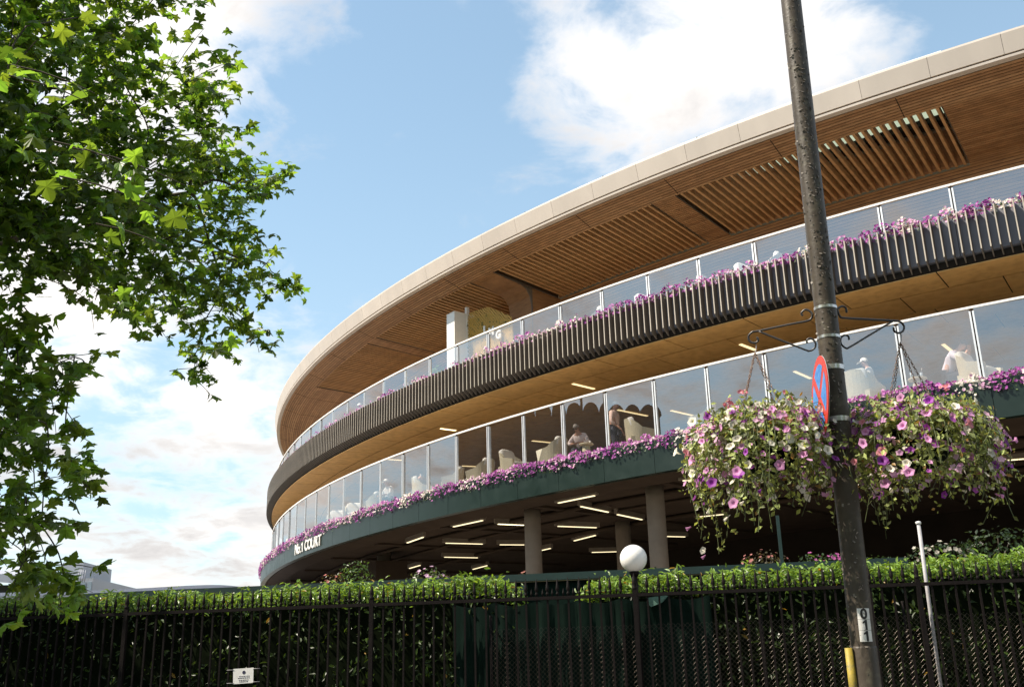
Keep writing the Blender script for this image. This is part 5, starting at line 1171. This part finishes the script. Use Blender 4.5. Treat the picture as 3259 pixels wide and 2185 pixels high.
    for i in range(150):
        sp, dx, dy = tips[rg_.integers(0, len(tips))]; u = rg_.uniform(0.3, 1.0) ** 0.8; p = sp[int(u * (len(sp) - 1))] + np.array([dx, dy, 0]) * 0.045 + rg_.normal(0, 0.02, 3)
        dr = (p[2] < c0[2] - 0.32) and rg_.uniform() < 0.75
        fl(p, (dx + rg_.normal(0, .35), dy + rg_.normal(0, .35) - 0.2, 0.25 if not dr else -0.7), 1.0, 'p_white' if dr and rg_.uniform() < 0.6 else None, dr)
    nsm = 420; a = rg_.uniform(0, 2 * math.pi, nsm); up_ = rg_.uniform(0, 1, nsm); r = np.where(up_ < 0.45, rr * 1.8 * np.sqrt(rg_.uniform(0.1, 1, nsm)), rr * 1.95 + rg_.normal(0, 0.03, nsm)); h = np.where(up_ < 0.45, 0.13 * (1 - (r / (rr * 1.9))**2) + rg_.uniform(0, 0.05, nsm), -0.33 * rg_.uniform(0, 1, nsm) ** 1.3 + 0.03)
    Ps = c0[None] + np.stack([r * np.cos(a), r * np.sin(a), h], 1); pal = np.array([(0.70, 0.34, 0.60), (0.80, 0.74, 0.62), (0.40, 0.08, 0.40), (0.76, 0.45, 0.62)]); cs_ = pal[rg_.integers(0, 4, nsm)] * rg_.uniform(0.75, 1.15, (nsm, 1))
    link('small_flowers', scatter(*FT5, Ps, rot_frames(nsm, np.stack([np.cos(a), np.sin(a), np.full(nsm, 0.5)], 1) + rg_.normal(0, 0.4, (nsm, 3)), rg_.uniform(0, 6, nsm)), rg_.uniform(0.014, 0.024, nsm), cs_, M['petals'], 'small_flowers'), e, kind='stuff')
    # upright heads of pink blossom on stalks
    for k in range(4):
        a = rg_.uniform(0, 2 * math.pi); b = c0 + (0.17 * math.cos(a), 0.17 * math.sin(a), 0.08); tp_ = b + (rg_.normal(0, .03), 0, rg_.uniform(0.09, 0.15)); MB().tube([b, tp_], 0.002, 5).build('stalk', M['greenpaint'], e)
        for j in range(6): fl(tp_ + rg_.normal(0, 0.014, 3), rg_.normal(0, 1, 3) + (0, -0.5, 0.5), 0.55, 'p_salmon')
    return e
azv = lambda az: math.cos(az)
basket(hL, (2408, 1395), 'hanging basket trailing longest beside the round red sign', 11, lambda az, g: g.uniform(0.10, 0.36) + 0.34 * g.uniform(0, 1) * max(0, math.sin(az * 3 + 0.9)) ** 2 * (1.25 if math.cos(az) < 0.1 else 0.6), [0.14, 0.34, 0.45, 0.07], True)
basket(hR, (2866, 1385), 'broader hanging basket with purple petunias before the fascia', 23, lambda az, g: g.uniform(0.10, 0.36) + 0.22 * g.uniform(0, 1) * max(0, math.sin(az * 3 + 2.2)) ** 2, [0.25, 0.42, 0.27, 0.06], False)

# ============================================================== plane tree
def plane_leaf():
    # five pointed lobes with teeth, stalk end at the origin, tip along +x, slightly folded
    pr_ = [(0, 0), (-0.06, 0.20), (-0.16, 0.44), (0.04, 0.42), (0.17, 0.30), (0.22, 0.50), (0.32, 0.56), (0.38, 0.84), (0.50, 0.64), (0.60, 0.56), (0.55, 0.27), (0.73, 0.34), (0.80, 0.24), (0.92, 0.21), (1.18, 0.0)]
    pts = pr_ + [(x, -y * 0.94) for x, y in reversed(pr_[1:-1])]
    z = lambda x, y: -0.20 * (y * y + (x - 0.4) ** 2) - 0.10 * abs(y) + 0.05 * math.sin(7 * x + 5 * y)
    v = [(x, y, z(x, y)) for x, y in pts] + [(0.38, 0, 0.04)]
    n = len(pts); return v, [(n, i, (i + 1) % n) for i in range(n)]
PLANE = plane_leaf()
tree = empty('plane_tree', (-8.2, 9.6, 0), 'overhanging plane tree with lobed sunlit leaves', 'tree')
TS = 3259 / 2339.0
BLOB = [(60, 330, 150, 8.5), (150, 200, 140, 9), (100, 480, 150, 8), (250, 110, 95, 9.5), (330, 270, 120, 9.5), (430, 180, 90, 10), (465, 310, 80, 10.2), (300, 420, 140, 9.2), (430, 440, 100, 10), (535, 425, 60, 10.5), (595, 400, 42, 10.8), (633, 395, 22, 11),
        (200, 560, 130, 8.6), (350, 580, 110, 9.4), (480, 560, 85, 10), (560, 590, 55, 10.4), (620, 620, 34, 10.6), (675, 652, 22, 10.8), (60, 560, 110, 8), (260, 670, 80, 9), (390, 690, 80, 9.6), (500, 680, 70, 10), (565, 735, 45, 10.3), (455, 790, 50, 10), (445, 845, 30, 10),
        (60, 60, 80, 7), (180, 40, 70, 8), (20, 200, 90, 6.5), (290, 20, 50, 9),
        (30, 680, 40, 7.5), (90, 790, 55, 7.5), (170, 815, 45, 7.8), (40, 800, 60, 7), (50, 890, 70, 7), (150, 900, 55, 7.6), (40, 980, 75, 7), (110, 1060, 50, 7.4), (165, 1060, 26, 7.8), (195, 1100, 20, 7.9), (60, 1130, 60, 7), (30, 1200, 55, 6.8), (95, 1200, 42, 7.2), (60, 1280, 50, 6.9), (130, 1300, 34, 7.3), (95, 1335, 34, 7.2), (150, 1335, 24, 7.4), (30, 1340, 34, 6.8),
        (-120, 150, 200, 8.5), (-150, 450, 220, 8), (-120, 800, 190, 7.5), (-130, 1150, 170, 7), (100, -150, 200, 9), (330, -120, 130, 10), (-250, -100, 260, 8.5), (-350, 400, 260, 8)]
NEAR = [(210, 290, 70, 4.6), (200, 385, 60, 4.8), (60, 170, 60, 4.4), (290, 745, 50, 4.9), (120, 400, 50, 4.5), (20, 300, 60, 4.3), (330, 480, 40, 5.0)]
P = []; ND = []; SZ = []; CW = []; twig = MB(); limbs = MB()
trunk_top = np.array([-7.9, 9.3, 3.4])
def near_pt(p, q): return p
def spray(c, dirn, n, ls, shade, rw=0.5):
    """a drooping twig with alternating leaves"""
    L_ = min(rnd.uniform(0.3, 0.65), 0.25 + rw * 0.7); d = np.array(dirn) / np.linalg.norm(dirn); side = np.cross(d, [0, 0, 1.0]); side /= (np.linalg.norm(side) + 1e-6)
    pts = [c + d * L_ * u + np.array([0, 0, -0.22 * L_ * u * u]) for u in (-0.4, -0.1, 0.2, 0.45)]
    if rnd.random() < 0.5: twig.tube(pts, [0.004, 0.0035, 0.003, 0.0015], 4, cap=False)
    for i in range(n):
        u = rnd.uniform(-0.45, 0.55); b = c + d * L_ * u + np.array([0, 0, -0.22 * L_ * u * u]); s_ = 1 if i % 2 else -1
        out_ = side * s_ * rnd.uniform(0.4, 1) + d * rnd.uniform(0, 0.8) + np.array([0, 0, rnd.uniform(-0.6, 0.25)])
        P.append(b + out_ * 0.05); ND.append((rnd.gauss(0, .5), rnd.gauss(0, .5) - 0.15, rnd.uniform(0.25, 1.1)) + tuple(out_)); SZ.append(ls * rnd.uniform(0.6, 1.15)); CW.append(shade)
def add_blob(x, y, r, dep, dens=1.0, ls=0.098):
    c = O3 + ray(x * TS, y * TS) * dep; rw = r * TS / FPX * dep
    n = max(3, int(dens * 46 * (rw / 0.5) ** 2.0))
    outd = c - np.array([-8, 9.5, 5.0])
    for i in range(n):
        v = nr.normal(0, 1, 3); v /= np.linalg.norm(v); q = c + v * rw * nr.uniform(0.25, 1.0) ** 0.5 * np.array([0.92, 1.25, 0.92])
        dr = v * 0.7 + outd / np.linalg.norm(outd) * 0.8 + np.array([0, 0, -0.05])
        spray(q, dr, rnd.randint(5, 9), ls, 1.0, rw)
    return c, rw
cents = []
for b in BLOB: cents.append(add_blob(*b))
for x, y, z, rw in ((-5.2, 6.0, 6.4, 1.2), (-6.4, 6.2, 5.0, 1.2), (-5.8, 7.6, 7.6, 1.2), (-4.9, 5.4, 5.2, 0.8), (-6.0, 5.0, 6.0, 1.1)):  # extra clumps out of view, added to shade the lower-left foliage
    for i in range(170):
        v = nr.normal(0, 1, 3); v /= np.linalg.norm(v); spray(np.array([x, y, z]) + v * rw * nr.uniform(0.2, 1) ** 0.5, v + np.array([0.3, -0.3, 0]), rnd.randint(5, 8), 0.105, 1.0)
    cents.append((np.array([x, y, z]), rw))
for x, y, r, dep in NEAR:
    c = O3 + ray(x * TS, y * TS) * dep
    for i in range(2): spray(c + nr.normal(0, 0.12, 3), (1, 0.2, -0.3), 3, 0.09, 1.0)
# limbs: trunk > main limbs > each clump
LIMB = [np.array([-6.3, 9.2, 5.2]), np.array([-5.6, 9.0, 7.0]), np.array([-6.2, 8.2, 3.9]), np.array([-4.6, 9.3, 6.0])]
nodes = [(q, 0.03) for q in LIMB]
for c, rw in sorted(cents, key=lambda q: min(np.linalg.norm(q[0] - l) for l in LIMB)):
    L0, r0 = min(nodes, key=lambda q: np.linalg.norm(q[0] - c)); d = np.linalg.norm(c - L0)
    midp = (L0 + c) / 2 + nr.normal(0, 0.12, 3) * d + np.array([0, 0, 0.08 * d]); r1 = max(0.005, r0 * 0.62)
    limbs.tube(smooth_path([L0, midp, c], 5), list(np.linspace(min(r0, 0.02), r1 * 0.8, 11)), 6); nodes.append((c, r1))
tk = MB(); tk.tube(smooth_path([(-8.2, 9.6, 0), (-8.15, 9.55, 1.6), trunk_top, (-7.6, 9.4, 5.6), (-7.5, 9.6, 8.5)], 5), list(np.linspace(0.34, 0.10, 21)), 16)
for L0 in LIMB: tk.tube(smooth_path([trunk_top, (trunk_top + L0) / 2 + (0, 0, 0.25), L0], 6), list(np.linspace(0.15, 0.035, 13)), 10)
trk = tk.build('trunk', M['bark'], tree); limbs.build('branches', M['bark'], tree, kind='stuff'); twig.build('twigs', M['bark'], tree, kind='stuff')
P = np.array(P); ND = np.array(ND); SZ = np.array(SZ)
def leaf_frames(nd):
    n = nd[:, :3] / np.linalg.norm(nd[:, :3], axis=1, keepdims=True); x = nd[:, 3:]; x = x - n * (x * n).sum(1, keepdims=True); x /= (np.linalg.norm(x, axis=1, keepdims=True) + 1e-6)
    return np.stack([x, np.cross(n, x), n], axis=2)
FRM = leaf_frames(ND); FRM = FRM * np.stack([nr.uniform(0.8, 1.1, len(P)), nr.uniform(0.65, 1.1, len(P)), nr.uniform(0.3, 2.6, len(P))], 1)[:, None, :]
def leafcol(n, g=nr): 
    c = np.array([(0.080, 0.148, 0.022)]) * g.uniform(0.4, 1.5, (n, 1)); c[:, 0] *= g.uniform(0.85, 1.25, n); return c
CO = leafcol(len(P))
# the leaves showing largest are single parts, the rest one mass
V_ = P - O3; zc3 = V_ @ fwd; X_ = PW / 2 + FPX * (V_ @ rgt) / zc3; Y_ = PH / 2 - FPX * (V_ @ upv) / zc3
vis = (X_ > 0) & (X_ < PW) & (Y_ > 0) & (Y_ < PH) & (zc3 > 0.5)
rank = np.argsort(np.where(vis, -SZ / zc3, 1e9))[:280]
msk = np.ones(len(P), bool); msk[rank] = False
link('crown', scatter(*PLANE, P[msk], FRM[msk], SZ[msk], CO[msk], M['leaf'], 'crown'), tree, kind='stuff')
tv = np.array(PLANE[0]); leaf_mes = [np_mesh('leaf', tv, PLANE[1], M['leaf'], np.tile(leafcol(1), (len(tv), 1))) for _ in range(10)]
for i in rank:
    o = bpy.data.objects.new('leaf', leaf_mes[i % 10]); COL.objects.link(o); o.parent = tree; o.matrix_parent_inverse = Matrix.Translation(tree.location).inverted()
    o.matrix_basis = Matrix.Translation(P[i]) @ Matrix(FRM[i].tolist()).to_4x4() @ Matrix.Diagonal((SZ[i],) * 3 + (1,))
# --- street trees out of frame to the left, shading the railing
def shade_tree(x, y, h, r, label, n=2600):
    e = empty('plane_tree', (x, y, 0), label, 'tree')
    mb = MB(); mb.tube(smooth_path([(x, y, 0), (x + 0.1, y, h * 0.3), (x, y + 0.1, h * 0.75)], 5), list(np.linspace(0.3, 0.1, 11)), 12)
    for i in range(7):
        a = i * 0.9; mb.tube(smooth_path([(x, y, h * 0.34), (x + math.cos(a) * r * 0.4, y + math.sin(a) * r * 0.4, h * 0.55), (x + math.cos(a) * r * 0.8, y + math.sin(a) * r * 0.8, h * 0.66)], 4), list(np.linspace(0.11, 0.03, 9)), 8)
    mb.build('trunk', M['bark'], e)
    d = nr.normal(0, 1, (n, 3)); d /= np.linalg.norm(d, axis=1, keepdims=True); rr = nr.uniform(0.2, 1, n) ** 0.5
    lump = 1 + 0.18 * np.sin(d[:, 0] * 5 + d[:, 2] * 4) + 0.15 * np.sin(d[:, 1] * 6)
    Q = np.array([x, y, h * 0.64])[None] + d * (rr * lump)[:, None] * np.array([r, r, h * 0.36])
    link('crown', scatter(*PLANE, Q, rot_frames(n, d + (0, 0, 0.9) + nr.normal(0, .5, (n, 3)), nr.uniform(0, 6, n)), nr.uniform(0.8, 1.3, n) * 0.34, leafcol(n), M['leaf'], 'crown'), e, kind='stuff')
shade_tree(-13.5, 13.2, 10.5, 4.6, 'broad plane tree standing inside the left end of the railing')
shade_tree(-17.5, 8.0, 11.0, 4.6, 'broad plane tree on the pavement beyond the overhanging tree')

shade_tree(-3.5, -3.2, 12.0, 5.2, 'unseen plane tree added over the viewpoint to block sky light', 2600)  # this and the next three are added unseen, darkening hedge and railing
shade_tree(-12.5, -3.0, 11.0, 4.8, 'unseen plane tree added behind the camera on the left to block sky light', 1500)
shade_tree(2.0, -7.5, 11.0, 5.0, 'unseen plane tree added opposite the lamp post to block sky light', 2200)
shade_tree(12.5, -6.0, 10.5, 4.8, 'unseen plane tree added opposite the white pole to block sky light', 2200)

# ============================================================== far buildings
fb = empty('exhibition_hall', at_y(60, 1880, 85) * np.array([1, 1, 0]), 'grey-roofed dark hall far behind the hedge', 'building')
def far_box(px0, px1, py0, py1, y, d, m, name, par):
    a, b = at_y(px0, py1, y), at_y(px1, py0, y); return MB().box(a[0], b[0], y, y + d, min(a[2], b[2]) if py1 < 2100 else 0, b[2]).build(name, m, par)
a0, a1, b0, b1 = at_y(-400, 1735, 80), at_y(95, 1790, 80), at_y(-400, 1795, 78), at_y(95, 1832, 78)
MB().add([b0, b1, a1 + (0, 16, 0), a0 + (0, 16, 0), b0 + (0, 0, -.6), b1 + (0, 0, -.6), a1 + (0, 16, -.6), a0 + (0, 16, -.6)], [(0, 1, 2, 3), (4, 5, 1, 0), (1, 5, 6, 2), (7, 6, 5, 4)]).build('roof', M['fargrey'], fb)
MB().box(b0[0], b1[0] - 0.5, 80, 94, 0, b1[2] - 0.4).build('wall', M['fardark'], fb)
for i in range(14):
    x = b0[0] + (b1[0] - b0[0]) * (i + 0.5) / 14; MB().box(x - 0.35, x + 0.35, 79.9, 80.05, 3.0, b1[2] - 1.6).build('window', M['farglass'], fb)
fg = empty('glass_pavilion', at_y(200, 1880, 70) * np.array([1, 1, 0]), 'pale glass-walled pavilion far behind the tree', 'building')
gA, gB = at_y(128, 1845, 70), at_y(296, 1848, 70); zt1 = at_y(230, 1840, 70)[2]
MB().box(gA[0], gB[0], 70, 80, 0, zt1).build('wall', M['farwhite'], fg)
for i in range(9):
    x0 = gA[0] + (gB[0] - gA[0]) * i / 9; x1 = gA[0] + (gB[0] - gA[0]) * (i + 1) / 9
    MB().box(x0 + 0.06, x1 - 0.06, 69.93, 70.02, 0.5, zt1 - 0.25).build('window', M['farglass'], fg)
pt1 = at_y(228, 1812, 71); MB().box(at_y(195, 1840, 71)[0], at_y(262, 1840, 71)[0], 71, 76, zt1, pt1[2] + 0.5).build('plant_room', M['farwhite'], fg)
q0, q1 = at_y(248, 1838, 69.5), at_y(271, 1812, 69.5)
for x in np.linspace(q0[0], q1[0], 4): MB().tube([(x, 69.6, zt1 - 0.3), (x, 69.6, q1[2])], 0.03, 6).build('guard_post', M['fargrey'], fg)
for z in np.linspace(zt1 + 0.2, q1[2], 4): MB().tube([(q0[0], 69.6, z), (q1[0], 69.6, z)], 0.025, 6).build('guard_rail', M['fargrey'], fg)
# low building with a gently bowed roof edge
lr = empty('low_pavilion', at_y(560, 1880, 42) * np.array([1, 1, 0]), 'low pavilion with a thin bowed roof just above the hedge', 'building')
pts = [(-350, 1893), (240, 1879), (420, 1872), (600, 1862), (700, 1860), (780, 1867), (850, 1876)]
ed = [at_y(px, py, 42 + 4 * math.sin((px - 200) / 700.0)) for px, py in pts]; ed = smooth_path(ed, 4); mb = MB(); vs = []
for p in ed: vs += [p, p + (0, 12, 0.2), p + (0, 12, -0.05), p + (0, 0, -0.13)]
mb.add(vs, [(i * 4 + j, (i + 1) * 4 + j, (i + 1) * 4 + (j + 1) % 4, i * 4 + (j + 1) % 4) for i in range(len(ed) - 1) for j in range(4)]); mb.build('roof', M['fargrey'], lr)
mb = MB(); vs = []
for p in ed: q = p + (0, 0.8, -0.14); vs += [q, q + (0, 0, -0.18), np.array([q[0], q[1], 0])]
mb.add(vs, [(i * 3 + j, (i + 1) * 3 + j, (i + 1) * 3 + j + 1, i * 3 + j + 1) for i in range(len(ed) - 1) for j in range(2)]); mb.build('wall', M['fardark'], lr)
mb = MB(); vs = []
for p in ed: vs += [p + (0, -1.2, -0.24), p + (0, 0.8, -0.20), p + (0, 0.8, -0.30), p + (0, -1.2, -0.33)]
mb.add(vs, [(i * 4 + j, (i + 1) * 4 + j, (i + 1) * 4 + (j + 1) % 4, i * 4 + (j + 1) % 4) for i in range(len(ed) - 1) for j in range(4)]); mb.build('lower_eave', M['farwhite'], lr)

# --- dark vaulted hall off to the left, seen only as a reflection in the terrace glass
hh = empty('vaulted_hall', (-40, 35, 0), 'dark hall with a row of vaulted roofs, mirrored in the terrace glass', 'building')
y0_, y1_, nb = 16.0, 44.0, 24; w_ = (y1_ - y0_) / nb
MB().box(-57, -40, y0_, y1_, 0, 19.6).build('wall', M['pavdark'], hh)
for i in range(nb):
    c = y0_ + (i + 0.5) * w_; arc = [(c + w_ * 0.49 * math.cos(a), 19.6 + 0.8 * math.sin(a)) for a in np.linspace(0, math.pi, 13)]
    k = len(arc); mb = MB(); mb.add([(-39.4, y, z) for y, z in arc] + [(-57.5, y, z) for y, z in arc], [(j, j + 1, k + j + 1, k + j) for j in range(k - 1)] + [tuple(range(k)), tuple(reversed(range(k, 2 * k)))]); mb.build('vault', M['pavdark'], hh)
    MB().box(-39.98, -39.9, c - w_ * 0.36, c + w_ * 0.36, 2.5, 14).build('window', M['inner'], hh)
for y in np.linspace(26, 31, 4): MB().tube([(-40.5, y, 19.5), (-40.5, y, 22.0)], 0.09, 8).build('mast', M['pavdark'], hh)
